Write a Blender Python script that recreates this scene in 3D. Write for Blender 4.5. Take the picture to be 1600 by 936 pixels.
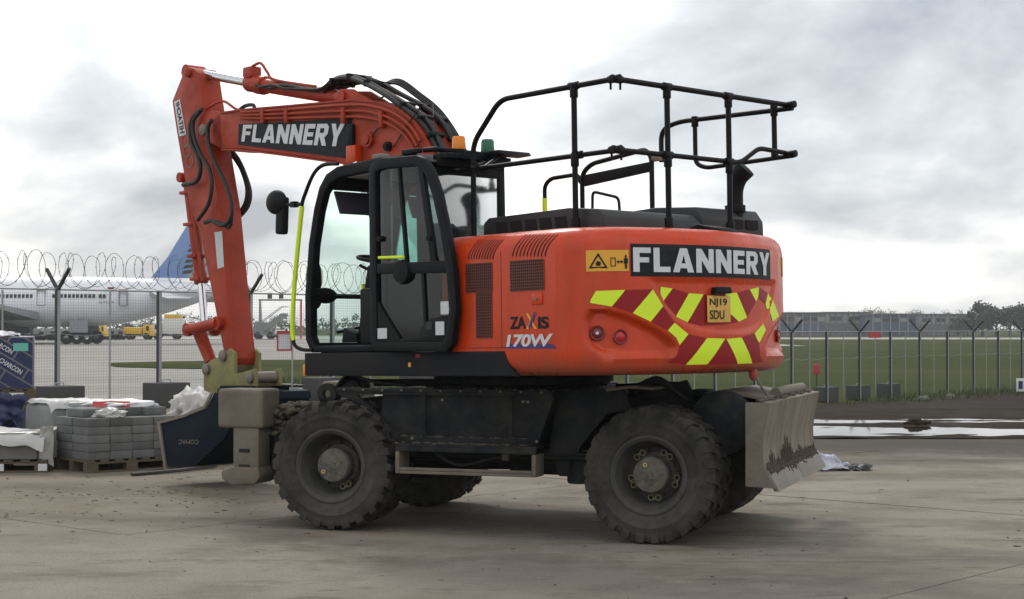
import bpy, bmesh, math, random
from mathutils import Vector, Matrix
random.seed(7)
R = math.radians
for _o in list(bpy.data.objects): bpy.data.objects.remove(_o)
scene = bpy.context.scene
COL = scene.collection

# ------------------------------------------------------------------ camera
F_PX, CX, CY, CAM_H, HORIZON = 2590.0, 800.0, 468.0, 1.64, 511.0
PITCH = math.atan((HORIZON - CY) / F_PX)
cam_d = bpy.data.cameras.new('camera')
cam_d.sensor_width = 36.0
cam_d.lens = F_PX / 1600.0 * 36.0
cam_d.clip_start, cam_d.clip_end = 0.1, 9000
cam = bpy.data.objects.new('camera', cam_d)
COL.objects.link(cam)
cam.location = (0, 0, CAM_H)
cam.rotation_euler = (R(90) + PITCH, 0, 0)
scene.camera = cam

# ------------------------------------------------------------------ world, sun, exposure
SUN_EL, SUN_AZ = R(44), R(-14)          # azimuth from +Y (away from the camera) towards +X
world = bpy.data.worlds.new('World')
scene.world = world
world.use_nodes = True
wt = world.node_tree
wt.nodes.clear()
def wn(t, **kw):
    n = wt.nodes.new(t)
    for k, v in kw.items(): setattr(n, k, v)
    return n
w_out = wn('ShaderNodeOutputWorld'); w_bg = wn('ShaderNodeBackground')
w_sky = wn('ShaderNodeTexSky'); w_sky.sky_type = 'NISHITA'; w_sky.sun_disc = False
w_sky.sun_elevation = SUN_EL; w_sky.sun_rotation = SUN_AZ
w_sky.air_density = 1.0; w_sky.dust_density = 2.0
w_tc = wn('ShaderNodeTexCoord')
w_sep = wn('ShaderNodeSeparateXYZ')
wt.links.new(w_tc.outputs['Generated'], w_sep.inputs[0])
def wmath(op, a, b=None):
    n = wn('ShaderNodeMath', operation=op)
    for i, s in enumerate((a, b)):
        if s is None: continue
        if isinstance(s, (int, float)): n.inputs[i].default_value = s
        else: wt.links.new(s, n.inputs[i])
    return n.outputs[0]
zc = wmath('MAXIMUM', w_sep.outputs[2], 0.0)
den = wmath('ADD', zc, 0.42)
w_cmb = wn('ShaderNodeCombineXYZ')
wt.links.new(wmath('DIVIDE', w_sep.outputs[0], den), w_cmb.inputs[0])
wt.links.new(wmath('DIVIDE', w_sep.outputs[1], den), w_cmb.inputs[1])
def wnoise(scale, detail, rough, off, dist=0.0):
    mp = wn('ShaderNodeMapping'); mp.inputs['Location'].default_value = off
    wt.links.new(w_cmb.outputs[0], mp.inputs[0])
    n = wn('ShaderNodeTexNoise'); n.inputs['Scale'].default_value = scale
    n.inputs['Detail'].default_value = detail; n.inputs['Roughness'].default_value = rough
    n.inputs['Distortion'].default_value = dist
    wt.links.new(mp.outputs[0], n.inputs['Vector'])
    return n.outputs[0]
CLOUD_OFF = (7.7, 2.9, 0.0)
n1 = wnoise(1.9, 10, 0.50, CLOUD_OFF, 0.45)
n2 = wnoise(6.5, 7, 0.55, (9.1, 3.3, 2.0))
dens = wmath('ADD', wmath('MULTIPLY', n1, 0.82), wmath('MULTIPLY', n2, 0.18))
w_ramp = wn('ShaderNodeValToRGB')
el = w_ramp.color_ramp.elements
el[0].position = 0.36; el[0].color = (0.40, 0.44, 0.50, 1)
el[1].position = 0.58; el[1].color = (1.45, 1.45, 1.42, 1)
e = w_ramp.color_ramp.elements.new(0.45); e.color = (0.73, 0.765, 0.80, 1)
e = w_ramp.color_ramp.elements.new(0.50); e.color = (1.02, 1.03, 1.03, 1)
wt.links.new(dens, w_ramp.inputs[0])
w_sk = wn('ShaderNodeMix', data_type='RGBA', blend_type='MULTIPLY'); w_sk.inputs[0].default_value = 1.0
wt.links.new(w_sky.outputs[0], w_sk.inputs[6]); w_sk.inputs[7].default_value = (0.085, 0.085, 0.085, 1)
w_mix = wn('ShaderNodeMix', data_type='RGBA'); w_mix.inputs[0].default_value = 0.86
wt.links.new(w_sk.outputs[2], w_mix.inputs[6]); wt.links.new(w_ramp.outputs[0], w_mix.inputs[7])
wt.links.new(w_mix.outputs[2], w_bg.inputs[0]); w_bg.inputs[1].default_value = 1.12
wt.links.new(w_bg.outputs[0], w_out.inputs[0])

sun_d = bpy.data.lights.new('sun', 'SUN')
sun_d.energy = 1.5; sun_d.angle = R(12); sun_d.color = (1.0, 0.96, 0.90)
sun = bpy.data.objects.new('sun', sun_d); COL.objects.link(sun)
_sd = Vector((math.sin(SUN_AZ) * math.cos(SUN_EL), math.cos(SUN_AZ) * math.cos(SUN_EL), math.sin(SUN_EL)))
sun.rotation_euler = (-_sd).to_track_quat('-Z', 'Y').to_euler()
sun.location = (0, 0, 60)
scene.view_settings.view_transform = 'Standard'
scene.view_settings.look = 'None'
scene.view_settings.exposure = 0.0
scene.view_settings.gamma = 1.0
scene.view_settings.use_curve_mapping = False
scene.render.engine = 'CYCLES'
scene.render.resolution_x, scene.render.resolution_y = 1024, 599
scene.cycles.max_bounces = 8
scene.cycles.transparent_max_bounces = 24

# ------------------------------------------------------------------ pixel helpers (a pixel gives a direction only)
def ray(px, py):
    d = Vector(((px - CX) / F_PX, 1.0, (CY - py) / F_PX))
    c, s = math.cos(PITCH), math.sin(PITCH)
    return Vector((d.x, d.y * c - d.z * s, d.y * s + d.z * c))
CAMP = Vector((0, 0, CAM_H))
class Frame:
    def __init__(self, C, a, pitch=0.0):
        a, p = R(a), R(pitch)
        f = Vector((-math.cos(a), math.sin(a), 0)); self.l = Vector((-math.sin(a), -math.cos(a), 0))
        up = Vector((0, 0, 1))
        self.f = f * math.cos(p) - up * math.sin(p); self.u = f * math.sin(p) + up * math.cos(p)
        self.C = Vector(C)
        self.M = Matrix((( self.f.x, self.l.x, self.u.x, self.C.x), (self.f.y, self.l.y, self.u.y, self.C.y),
                         (self.f.z, self.l.z, self.u.z, self.C.z), (0, 0, 0, 1)))
    def hit(self, px, py, ax, val):
        r = ray(px, py); n = (self.f, self.l, self.u)[ax]
        t = (val - (CAMP - self.C).dot(n)) / r.dot(n)
        d = CAMP + r * t - self.C
        return Vector((d.dot(self.f), d.dot(self.l), d.dot(self.u)))
def ground_at(px, py, z=0.0):
    r = ray(px, py); t = (z - CAM_H) / r.z
    return CAMP + r * t

# ------------------------------------------------------------------ mesh builder
class MB:
    def __init__(self): self.v = []; self.f = []
    def add(self, vs, fs):
        b = len(self.v); self.v += [Vector(p) for p in vs]; self.f += [tuple(b + i for i in q) for q in fs]; return self
    def box(self, x0, x1, y0, y1, z0, z1):
        return self.add([(x0,y0,z0),(x1,y0,z0),(x1,y1,z0),(x0,y1,z0),(x0,y0,z1),(x1,y0,z1),(x1,y1,z1),(x0,y1,z1)],
            [(0,3,2,1),(4,5,6,7),(0,1,5,4),(1,2,6,5),(2,3,7,6),(3,0,4,7)])
    def obox(self, c, sx, sy, sz, M=None):
        vs = [Vector((x*sx/2, y*sy/2, z*sz/2)) for z in (-1,1) for x, y in ((-1,-1),(1,-1),(1,1),(-1,1))]
        if M: vs = [M @ p for p in vs]
        return self.add([Vector(c) + p for p in vs], [(0,3,2,1),(4,5,6,7),(0,1,5,4),(1,2,6,5),(2,3,7,6),(3,0,4,7)])
    def prism(self, poly, a, b, ax=1):
        # poly in the two remaining axes, extruded along ax from a to b
        def P(p, h):
            return {0: (h, p[0], p[1]), 1: (p[0], h, p[1]), 2: (p[0], p[1], h)}[ax]
        n = len(poly); vs = [P(p, a) for p in poly] + [P(p, b) for p in poly]
        fs = [tuple(range(n)), tuple(range(2*n-1, n-1, -1))] + [(i, i+n, (i+1)%n+n, (i+1)%n) for i in range(n)]
        return self.add(vs, fs)
    def ring(self, outer, inner, a, b, ax=1):
        def P(p, h):
            return {0: (h, p[0], p[1]), 1: (p[0], h, p[1]), 2: (p[0], p[1], h)}[ax]
        n = len(outer)
        vs = [P(p, a) for p in outer] + [P(p, a) for p in inner] + [P(p, b) for p in outer] + [P(p, b) for p in inner]
        fs = []
        for i in range(n):
            j = (i+1) % n
            fs += [(i, j, n+j, n+i), (2*n+i, 3*n+i, 3*n+j, 2*n+j), (i, 2*n+i, 2*n+j, j), (n+i, n+j, 3*n+j, 3*n+i)]
        return self.add(vs, fs)
    def tube(self, pts, r, n=8, closed=False, flat=None):
        pts = [Vector(p) for p in pts]; m = len(pts)
        rs = r if isinstance(r, (list, tuple)) else [r]*m
        up = None; vs = []
        for i, p in enumerate(pts):
            if closed: t = pts[(i+1) % m] - pts[i-1]
            else: t = pts[min(i+1, m-1)] - pts[max(i-1, 0)]
            if t.length < 1e-9: t = Vector((0,0,1))
            t.normalize()
            if up is None:
                a = Vector((0,0,1)) if abs(t.z) < 0.9 else Vector((1,0,0))
                up = (a - t*a.dot(t)).normalized()
            else:
                up = up - t*up.dot(t)
                if up.length < 1e-6: up = t.orthogonal()
                up.normalize()
            s = t.cross(up)
            for k in range(n):
                an = 2*math.pi*(k+0.5)/n
                vs.append(p + (up*math.sin(an) + s*math.cos(an))*rs[i])
        fs = []
        last = m if closed else m-1
        for i in range(last):
            j = (i+1) % m
            for k in range(n):
                fs.append((i*n+k, i*n+(k+1)%n, j*n+(k+1)%n, j*n+k))
        if not closed:
            fs += [tuple(range(n-1, -1, -1)), tuple((m-1)*n+k for k in range(n))]
        return self.add(vs, fs)
    def cyl(self, p0, p1, r, r1=None, n=16):
        return self.tube([p0, p1], [r, r if r1 is None else r1], n)
    def lathe(self, prof, c=(0,0,0), axis='y', n=32, close=True):
        # prof: list of (radius, height along axis)
        vs = []; m = len(prof); c = Vector(c)
        for k in range(n):
            a = 2*math.pi*k/n; ca, sa = math.cos(a), math.sin(a)
            for r, h in prof:
                p = {'y': (r*ca, h, r*sa), 'z': (r*ca, r*sa, h), 'x': (h, r*ca, r*sa)}[axis]
                vs.append(c + Vector(p))
        fs = []
        for k in range(n):
            j = (k+1) % n
            for i in range(m if close else m-1):
                i2 = (i+1) % m
                fs.append((k*m+i, k*m+i2, j*m+i2, j*m+i))
        return self.add(vs, fs)
    def disc(self, c, r, axis='y', n=24, h=0.02):
        return self.lathe([(0.0005, -h/2), (r, -h/2), (r, h/2), (0.0005, h/2)], c, axis, n)
    def ball(self, c, r, nu=12, nv=8, sc=(1,1,1)):
        prof = [(max(0.0005, r*math.sin(math.pi*i/nv)), -r*math.cos(math.pi*i/nv)) for i in range(nv+1)]
        b = len(self.v); self.lathe(prof, (0,0,0), 'z', nu, False)
        for i in range(b, len(self.v)):
            p = self.v[i]; self.v[i] = Vector((p.x*sc[0]+c[0], p.y*sc[1]+c[1], p.z*sc[2]+c[2]))
        return self
    def grid(self, fn, us, vs):
        nu, nv = len(us), len(vs)
        return self.add([fn(u, v) for u in us for v in vs],
            [(i*nv+j, (i+1)*nv+j, (i+1)*nv+j+1, i*nv+j+1) for i in range(nu-1) for j in range(nv-1)])
    def xform(self, M, start=0):
        for i in range(start, len(self.v)): self.v[i] = M @ self.v[i]
        return self
    def mesh(self, name, bevel=0.0, smooth=None, segs=2, fix=True):
        me = bpy.data.meshes.new(name)
        me.from_pydata([tuple(p) for p in self.v], [], self.f)
        bm = bmesh.new(); bm.from_mesh(me)
        if fix: bmesh.ops.recalc_face_normals(bm, faces=bm.faces)
        if bevel > 0:
            es = [e for e in bm.edges if len(e.link_faces) == 2 and e.calc_face_angle(0) > R(25)]
            if es: bmesh.ops.bevel(bm, geom=es, offset=bevel, segments=segs, profile=0.6, affect='EDGES', clamp_overlap=True)
        ang = R(40) if smooth is None else R(smooth)
        for f in bm.faces: f.smooth = True
        for e in bm.edges:
            if len(e.link_faces) != 2 or e.calc_face_angle(0) > ang: e.smooth = False
        bm.to_mesh(me); bm.free()
        return me

def fillet(pts, r, n=5, closed=False):
    pts = [Vector(p) for p in pts]; out = []
    m = len(pts)
    for i, p in enumerate(pts):
        if not closed and i in (0, m-1): out.append(p); continue
        a, b = pts[i-1] - p, pts[(i+1) % m] - p
        d = min(r, a.length*0.48, b.length*0.48)
        p0, p1 = p + a.normalized()*d, p + b.normalized()*d
        for k in range(n+1):
            t = k/n
            out.append(p0*(1-t)**2 + p*2*t*(1-t) + p1*t*t)
    return out
def spline(pts, n=8):
    pts = [Vector(p) for p in pts]; out = []
    for i in range(len(pts)-1):
        p0, p1, p2, p3 = pts[max(i-1,0)], pts[i], pts[i+1], pts[min(i+2, len(pts)-1)]
        for k in range(n):
            t = k/n
            out.append(0.5*((2*p1) + (p2-p0)*t + (2*p0-5*p1+4*p2-p3)*t*t + (3*p1-p0-3*p2+p3)*t**3))
    out.append(pts[-1]); return out

def link(name, me, mat, parent=None, M=None):
    o = bpy.data.objects.new(name, me); COL.objects.link(o)
    if mat is not None and not me.materials: me.materials.append(mat)
    if parent is not None: o.parent = parent
    if M is not None: o.matrix_local = M
    return o
def part(name, mb, mat, parent=None, M=None, bevel=0.0, smooth=None, segs=2, label=None):
    o = link(name, mb.mesh(name, bevel, smooth, segs), mat, parent, M)
    if label: o['label'] = label
    return o
def empty(name, loc, rz=0.0):
    o = bpy.data.objects.new(name, None); COL.objects.link(o); o.location = loc; o.rotation_euler = (0, 0, rz)
    o.empty_display_size = 0.3
    return o
def tag(o, label=None, cat=None, group=None, kind=None):
    if label: o['label'] = label
    if cat: o['category'] = cat
    if group: o['group'] = group
    if kind: o['kind'] = kind
    return o
def copy_tree(o, parent=None, label=None):
    c = o.copy(); COL.objects.link(c)
    if parent is not None:
        c.parent = parent
    if label: c['label'] = label
    for ch in list(o.children): copy_tree(ch, c)
    return c

# text outline as flat triangles, unit box (x 0..1, y 0..1)
def text_mesh(s, bold=0.02, spacing=1.0, shear=0.0):
    cu = bpy.data.curves.new('lettering', 'FONT'); cu.body = s; cu.offset = bold; cu.space_character = spacing; cu.shear = shear
    cu.resolution_u = 4
    ob = bpy.data.objects.new('lettering', cu); COL.objects.link(ob)
    dg = bpy.context.evaluated_depsgraph_get(); dg.update()
    me = bpy.data.meshes.new_from_object(ob.evaluated_get(dg))
    vs = [(v.co.x, v.co.y) for v in me.vertices]; fs = [tuple(p.vertices) for p in me.polygons]
    bpy.data.objects.remove(ob); bpy.data.curves.remove(cu); bpy.data.meshes.remove(me)
    x0 = min(p[0] for p in vs); x1 = max(p[0] for p in vs); y0 = min(p[1] for p in vs); y1 = max(p[1] for p in vs)
    return [((x-x0)/(x1-x0), (y-y0)/(y1-y0)) for x, y in vs], fs
def text_on(s, fn, bold=0.02, spacing=1.0, shear=0.0):
    vs, fs = text_mesh(s, bold, spacing, shear)
    return MB().add([fn(u, v) for u, v in vs], fs)

GLYPH = {
 'F': (0.80, [[(0,0),(.36,0),(.36,1),(0,1)], [(.36,.78),(1,.78),(1,1),(.36,1)], [(.36,.39),(.90,.39),(.90,.60),(.36,.60)]]),
 'L': (0.80, [[(0,0),(.36,0),(.36,1),(0,1)], [(.36,0),(1,0),(1,.22),(.36,.22)]]),
 'A': (1.08, [[(0,0),(.30,0),(.50,.72),(.50,1),(.33,1)], [(.50,1),(.50,.72),(.70,0),(1,0),(.67,1)], [(.347,.17),(.653,.17),(.597,.37),(.403,.37)]]),
 'N': (1.00, [[(0,0),(.30,0),(.30,1),(0,1)], [(.70,0),(1,0),(1,1),(.70,1)], [(.30,1),(.30,.52),(.70,0),(.70,.48)]]),
 'E': (0.82, [[(0,0),(.36,0),(.36,1),(0,1)], [(.36,.78),(1,.78),(1,1),(.36,1)], [(.36,.40),(.92,.40),(.92,.60),(.36,.60)], [(.36,0),(1,0),(1,.22),(.36,.22)]]),
 'R': (1.00, [[(0,0),(.31,0),(.31,1),(0,1)], [(.31,.80),(.60,.80),(.78,1),(.31,1)], [(.60,.80),(.65,.76),(.97,.86),(.78,1)], [(.65,.76),(.65,.62),(.97,.54),(.97,.86)], [(.65,.62),(.60,.58),(.78,.40),(.97,.54)], [(.31,.58),(.31,.38),(.78,.40),(.60,.58)], [(.36,.38),(.74,.398),(1,0),(.66,0)]]),
 'Y': (1.04, [[(0,1),(.33,1),(.50,.66),(.50,.40),(.345,.40)], [(.50,.40),(.50,.66),(.67,1),(1,1),(.655,.40)], [(.345,0),(.655,0),(.655,.40),(.345,.40)]]),
}
def block_text(s, fn, gap=0.13):
    tot = sum(GLYPH[c][0] for c in s) + gap*(len(s)-1); x = 0.0; mb = MB()
    for c in s:
        w, polys = GLYPH[c]
        for pl in polys: mb.add([fn((x+w*a)/tot, b) for a, b in pl], [tuple(range(len(pl)))])
        x += w+gap
    return mb

def bil(q):   # q: bottom-left, bottom-right, top-right, top-left
    q = [Vector(p) for p in q]
    return lambda u, v: q[0]*(1-u)*(1-v) + q[1]*u*(1-v) + q[2]*u*v + q[3]*(1-u)*v

# ------------------------------------------------------------------ materials
def lin(r, g, b):
    f = lambda c: (c/255/12.92) if c/255 <= 0.04045 else ((c/255+0.055)/1.055)**2.4
    return (f(r), f(g), f(b))
MATS = {}
def pm(name, col, rough=0.5, metal=0.0, var=0.15, scale=4.0, dust=0.0, dustcol=(0.16,0.14,0.11), dscale=3.0, bump=0.0, bscale=60.0,
       spec=0.5, dpos=0.55, streak=None, coat=0.0, rnd=0.0, scratch=0.0, low=None):
    m = bpy.data.materials.new(name); m.use_nodes = True; nt = m.node_tree; nt.nodes.clear()
    N = nt.nodes.new; L = nt.links.new
    out = N('ShaderNodeOutputMaterial'); b = N('ShaderNodeBsdfPrincipled'); L(b.outputs[0], out.inputs[0])
    tc = N('ShaderNodeTexCoord')
    vec = tc.outputs['Object']
    b.inputs['Metallic'].default_value = metal; b.inputs['Specular IOR Level'].default_value = spec
    b.inputs['Coat Weight'].default_value = coat
    nz = N('ShaderNodeTexNoise'); nz.inputs['Scale'].default_value = scale; nz.inputs['Detail'].default_value = 6; nz.inputs['Roughness'].default_value = 0.65
    L(vec, nz.inputs['Vector'])
    mx = N('ShaderNodeMix'); mx.data_type = 'RGBA'
    mx.inputs[6].default_value = (*[c*(1-var) for c in col], 1); mx.inputs[7].default_value = (*[min(1, c*(1+var)) for c in col], 1)
    L(nz.outputs[0], mx.inputs[0]); colout = mx.outputs[2]
    rgh = None
    if dust > 0:
        mp = N('ShaderNodeMapping')
        if streak: mp.inputs['Scale'].default_value = streak
        L(vec, mp.inputs[0])
        n2 = N('ShaderNodeTexNoise'); n2.inputs['Scale'].default_value = dscale; n2.inputs['Detail'].default_value = 8; n2.inputs['Roughness'].default_value = 0.7
        L(mp.outputs[0], n2.inputs['Vector'])
        rp = N('ShaderNodeValToRGB'); rp.color_ramp.elements[0].position = dpos-0.14; rp.color_ramp.elements[1].position = dpos+0.14
        L(n2.outputs[0], rp.inputs[0])
        mu = N('ShaderNodeMath'); mu.operation = 'MULTIPLY'; mu.inputs[1].default_value = dust; L(rp.outputs[0], mu.inputs[0])
        m2 = N('ShaderNodeMix'); m2.data_type = 'RGBA'; L(mu.outputs[0], m2.inputs[0]); L(colout, m2.inputs[6]); m2.inputs[7].default_value = (*dustcol, 1)
        colout = m2.outputs[2]
        mr = N('ShaderNodeMix'); mr.data_type = 'FLOAT'; L(mu.outputs[0], mr.inputs[0]); mr.inputs[2].default_value = rough; mr.inputs[3].default_value = 0.95
        L(mr.outputs[0], b.inputs['Roughness']); rgh = True
    if not rgh:
        mr = N('ShaderNodeMapRange'); mr.inputs[3].default_value = max(0.02, rough*0.85); mr.inputs[4].default_value = min(1, rough*1.15)
        L(nz.outputs[0], mr.inputs[0]); L(mr.outputs[0], b.inputs['Roughness'])
    if scratch > 0:
        ms = N('ShaderNodeMapping'); ms.inputs['Scale'].default_value = (2.2, 2.2, 14.0); ms.inputs['Rotation'].default_value = (0.1, 0.25, 0.0); L(vec, ms.inputs[0])
        ns = N('ShaderNodeTexNoise'); ns.inputs['Scale'].default_value = 5.0; ns.inputs['Detail'].default_value = 9; ns.inputs['Roughness'].default_value = 0.8; L(ms.outputs[0], ns.inputs['Vector'])
        rs = N('ShaderNodeMapRange'); rs.inputs[1].default_value = 0.64; rs.inputs[2].default_value = 0.70; rs.inputs[4].default_value = scratch; L(ns.outputs[0], rs.inputs[0])
        m4 = N('ShaderNodeMix'); m4.data_type = 'RGBA'; L(rs.outputs[0], m4.inputs[0]); L(colout, m4.inputs[6]); m4.inputs[7].default_value = (*[c*0.45+0.02 for c in col], 1); colout = m4.outputs[2]
    if low:
        sz = N('ShaderNodeSeparateXYZ'); L(vec, sz.inputs[0])
        ad_ = N('ShaderNodeMath'); ad_.operation = 'MULTIPLY_ADD'; L(nz.outputs[0], ad_.inputs[0]); ad_.inputs[1].default_value = 0.22; L(sz.outputs[2], ad_.inputs[2])
        rl = N('ShaderNodeMapRange'); rl.inputs[1].default_value = low[0]+0.11; rl.inputs[2].default_value = low[1]+0.11; rl.inputs[3].default_value = low[2]; rl.inputs[4].default_value = 0.0; L(ad_.outputs[0], rl.inputs[0])
        m5 = N('ShaderNodeMix'); m5.data_type = 'RGBA'; L(rl.outputs[0], m5.inputs[0]); L(colout, m5.inputs[6]); m5.inputs[7].default_value = (*low[3], 1); colout = m5.outputs[2]
    if rnd > 0:
        oi = N('ShaderNodeObjectInfo'); rr_ = N('ShaderNodeMapRange'); rr_.inputs[3].default_value = 1-rnd; rr_.inputs[4].default_value = 1+rnd; L(oi.outputs['Random'], rr_.inputs[0])
        vm = N('ShaderNodeVectorMath'); vm.operation = 'SCALE'; L(colout, vm.inputs[0]); L(rr_.outputs[0], vm.inputs['Scale']); colout = vm.outputs[0]
    L(colout, b.inputs['Base Color'])
    if bump > 0:
        n3 = N('ShaderNodeTexNoise'); n3.inputs['Scale'].default_value = bscale; n3.inputs['Detail'].default_value = 5
        L(vec, n3.inputs['Vector'])
        bp = N('ShaderNodeBump'); bp.inputs['Strength'].default_value = bump; bp.inputs['Distance'].default_value = 0.02
        L(n3.outputs[0], bp.inputs['Height']); L(bp.outputs[0], b.inputs['Normal'])
    MATS[name] = m
    return m
def glass(name, tint, gloss=0.5, rough=0.03):
    m = bpy.data.materials.new(name); m.use_nodes = True; nt = m.node_tree; nt.nodes.clear()
    N = nt.nodes.new; L = nt.links.new
    out = N('ShaderNodeOutputMaterial'); mix = N('ShaderNodeMixShader'); tr = N('ShaderNodeBsdfTransparent'); gl = N('ShaderNodeBsdfGlossy')
    fr = N('ShaderNodeFresnel'); fr.inputs[0].default_value = 1.45
    ad = N('ShaderNodeMath'); ad.operation = 'MULTIPLY'; ad.inputs[1].default_value = gloss; L(fr.outputs[0], ad.inputs[0])
    tr.inputs[0].default_value = (*tint, 1); gl.inputs['Roughness'].default_value = rough
    L(ad.outputs[0], mix.inputs[0]); L(tr.outputs[0], mix.inputs[1]); L(gl.outputs[0], mix.inputs[2]); L(mix.outputs[0], out.inputs[0])
    return m

ORANGE = pm('orange_paint', (0.56, 0.043, 0.004), 0.25, var=0.14, scale=2.0, dust=0.35, dustcol=(0.24,0.050,0.020), dscale=2.6, dpos=0.57, streak=(2.2,2.2,0.5), bump=0.025, bscale=14, coat=0.10, spec=0.35, scratch=0.4, low=(1.25, 1.42, 0.65, (0.17,0.085,0.055)))
ORANGE_BACKLIT = pm('backlit_worn_orange_paint', (0.37, 0.036, 0.011), 0.42, var=0.2, scale=3.0, spec=0.3, dust=0.5, dustcol=(0.14,0.036,0.020), dscale=3.4, dpos=0.55, bump=0.03, bscale=30, scratch=0.5)  # same orange, backlit shade of boom and arm put into its colour, plus wear
BLACK = pm('black_paint', (0.006, 0.007, 0.009), 0.42, var=0.2, spec=0.13, dust=0.15, dustcol=(0.035,0.034,0.031), dscale=5, dpos=0.6)
BLACKPLAST = pm('black_plastic', (0.007, 0.0075, 0.009), 0.5, var=0.2, spec=0.14, dust=0.15, dustcol=(0.035,0.034,0.031), dscale=3, bump=0.05, bscale=200)
HOODPLAST = pm('grey_black_plastic', (0.030, 0.031, 0.034), 0.5, var=0.2, spec=0.35, dust=0.3, dustcol=(0.07,0.067,0.06), dscale=4, bump=0.04, bscale=120)
RAILBLACK = pm('black_rail_coating', (0.006, 0.006, 0.007), 0.42, var=0.2, spec=0.15)
CHASSIS = pm('dirty_black_steel', (0.011, 0.013, 0.016), 0.6, var=0.3, spec=0.15, dust=0.5, dustcol=(0.072,0.066,0.056), dscale=4.5, dpos=0.55, bump=0.2, bscale=25)
SKIRT = pm('dusty_black_skirt', (0.007, 0.008, 0.011), 0.5, var=0.2, spec=0.12, dust=0.5, dustcol=(0.036,0.032,0.028), dscale=2.2, dpos=0.55, bump=0.05, bscale=30)
RUBBER = pm('dusty_rubber', (0.018, 0.018, 0.018), 0.85, var=0.3, scale=5, dust=0.75, dustcol=(0.088,0.081,0.068), dscale=3.2, dpos=0.50, bump=0.2, bscale=45, spec=0.25)
RIMSTEEL = pm('muddy_wheel_steel', (0.026, 0.027, 0.027), 0.7, var=0.3, dust=0.8, dustcol=(0.080,0.074,0.062), dscale=6, dpos=0.5, bump=0.15, bscale=60)
HUBMUD = pm('mud_caked_hub', (0.075, 0.070, 0.060), 0.9, var=0.35, scale=14, dust=0.9, dustcol=(0.15,0.138,0.115), dscale=14, dpos=0.52, bump=0.7, bscale=28)
MUDSTEEL = pm('mud_smeared_steel', (0.185, 0.162, 0.120), 0.8, var=0.3, scale=4, dust=0.75, dustcol=(0.075,0.054,0.036), dscale=2.4, dpos=0.58, streak=(1,3.2,0.7), bump=0.25, bscale=22)
LEGMUD = pm('dusty_grey_steel', (0.145, 0.126, 0.098), 0.75, var=0.22, dust=0.6, dustcol=(0.085,0.07,0.055), dscale=6, dpos=0.58, bump=0.2, bscale=30)
DIRT = pm('caked_soil', (0.085, 0.072, 0.055), 0.95, var=0.45, scale=16, bump=0.8, bscale=30)
CHROME = pm('chrome_rod', (0.62, 0.63, 0.65), 0.16, metal=1.0, var=0.05)
HOSE = pm('black_hose', (0.013, 0.013, 0.014), 0.5, var=0.3, spec=0.4)
YELLOWTAPE = pm('fluorescent_yellow', (0.66, 0.86, 0.02), 0.45, var=0.05)
CHEVRED = pm('reflective_red', (0.27, 0.012, 0.016), 0.4, var=0.1, spec=0.2)
SIGNBLACK = pm('sign_black', (0.010, 0.013, 0.018), 0.5, spec=0.15, var=0.15, dust=0.15, dustcol=(0.08,0.08,0.08), dscale=8)
SIGNWHITE = pm('sign_white', (0.62, 0.63, 0.65), 0.45, var=0.05, dust=0.25, dustcol=(0.35,0.35,0.36), dscale=9)
SIGNYELLOW = pm('sign_yellow', (0.72, 0.36, 0.03), 0.5, var=0.05)
PLATEYEL = pm('number_plate_yellow', (0.68, 0.40, 0.07), 0.45, var=0.06, dust=0.3, dustcol=(0.3,0.2,0.08), dscale=12)
PURPLE = pm('decal_purple', (0.05, 0.02, 0.16), 0.45, var=0.05)
HITCHYEL = pm('faded_olive_yellow', (0.24, 0.215, 0.075), 0.65, var=0.25, dust=0.7, dustcol=(0.13,0.11,0.08), dscale=6)
BUCKETBLUE = pm('dark_blue_steel', (0.006, 0.012, 0.020), 0.65, var=0.3, spec=0.10, dust=0.25, dustcol=(0.035,0.033,0.030), dscale=5, dpos=0.6, bump=0.1, bscale=20)
STEELEDGE = pm('worn_steel_edge', (0.20, 0.18, 0.15), 0.6, metal=0.3, var=0.25, dust=0.5, dscale=8)
AMBER = pm('amber_lens', (0.80, 0.23, 0.01), 0.25, var=0.1)
GREENLENS = pm('green_lens', (0.010, 0.115, 0.055), 0.25, var=0.1)
REDLENS = pm('red_lens', (0.45, 0.012, 0.015), 0.2, var=0.1)
DARKRED = pm('dark_red_lens', (0.16, 0.012, 0.014), 0.25, var=0.1)
SEATGREY = pm('seat_fabric', (0.035, 0.036, 0.042), 0.9, var=0.2, bump=0.2, bscale=150)
VISOR = pm('purple_grey_visor', (0.050, 0.042, 0.062), 0.7, var=0.1)
STICKER = pm('pale_sticker', (0.55, 0.56, 0.58), 0.5, var=0.15, scale=40)
HEADLINER = pm('pale_headlining', (0.36, 0.36, 0.38), 0.9, var=0.1)
GLASS = glass('green_tinted_glass', (0.80, 0.96, 0.90), 0.7)
GLASSDARK = glass('dusty_tinted_glass', (0.50, 0.73, 0.68), 1.25, 0.05)
GLASSREAR = glass('grey_tinted_glass', (0.66, 0.80, 0.75), 1.4, 0.05)
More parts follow.
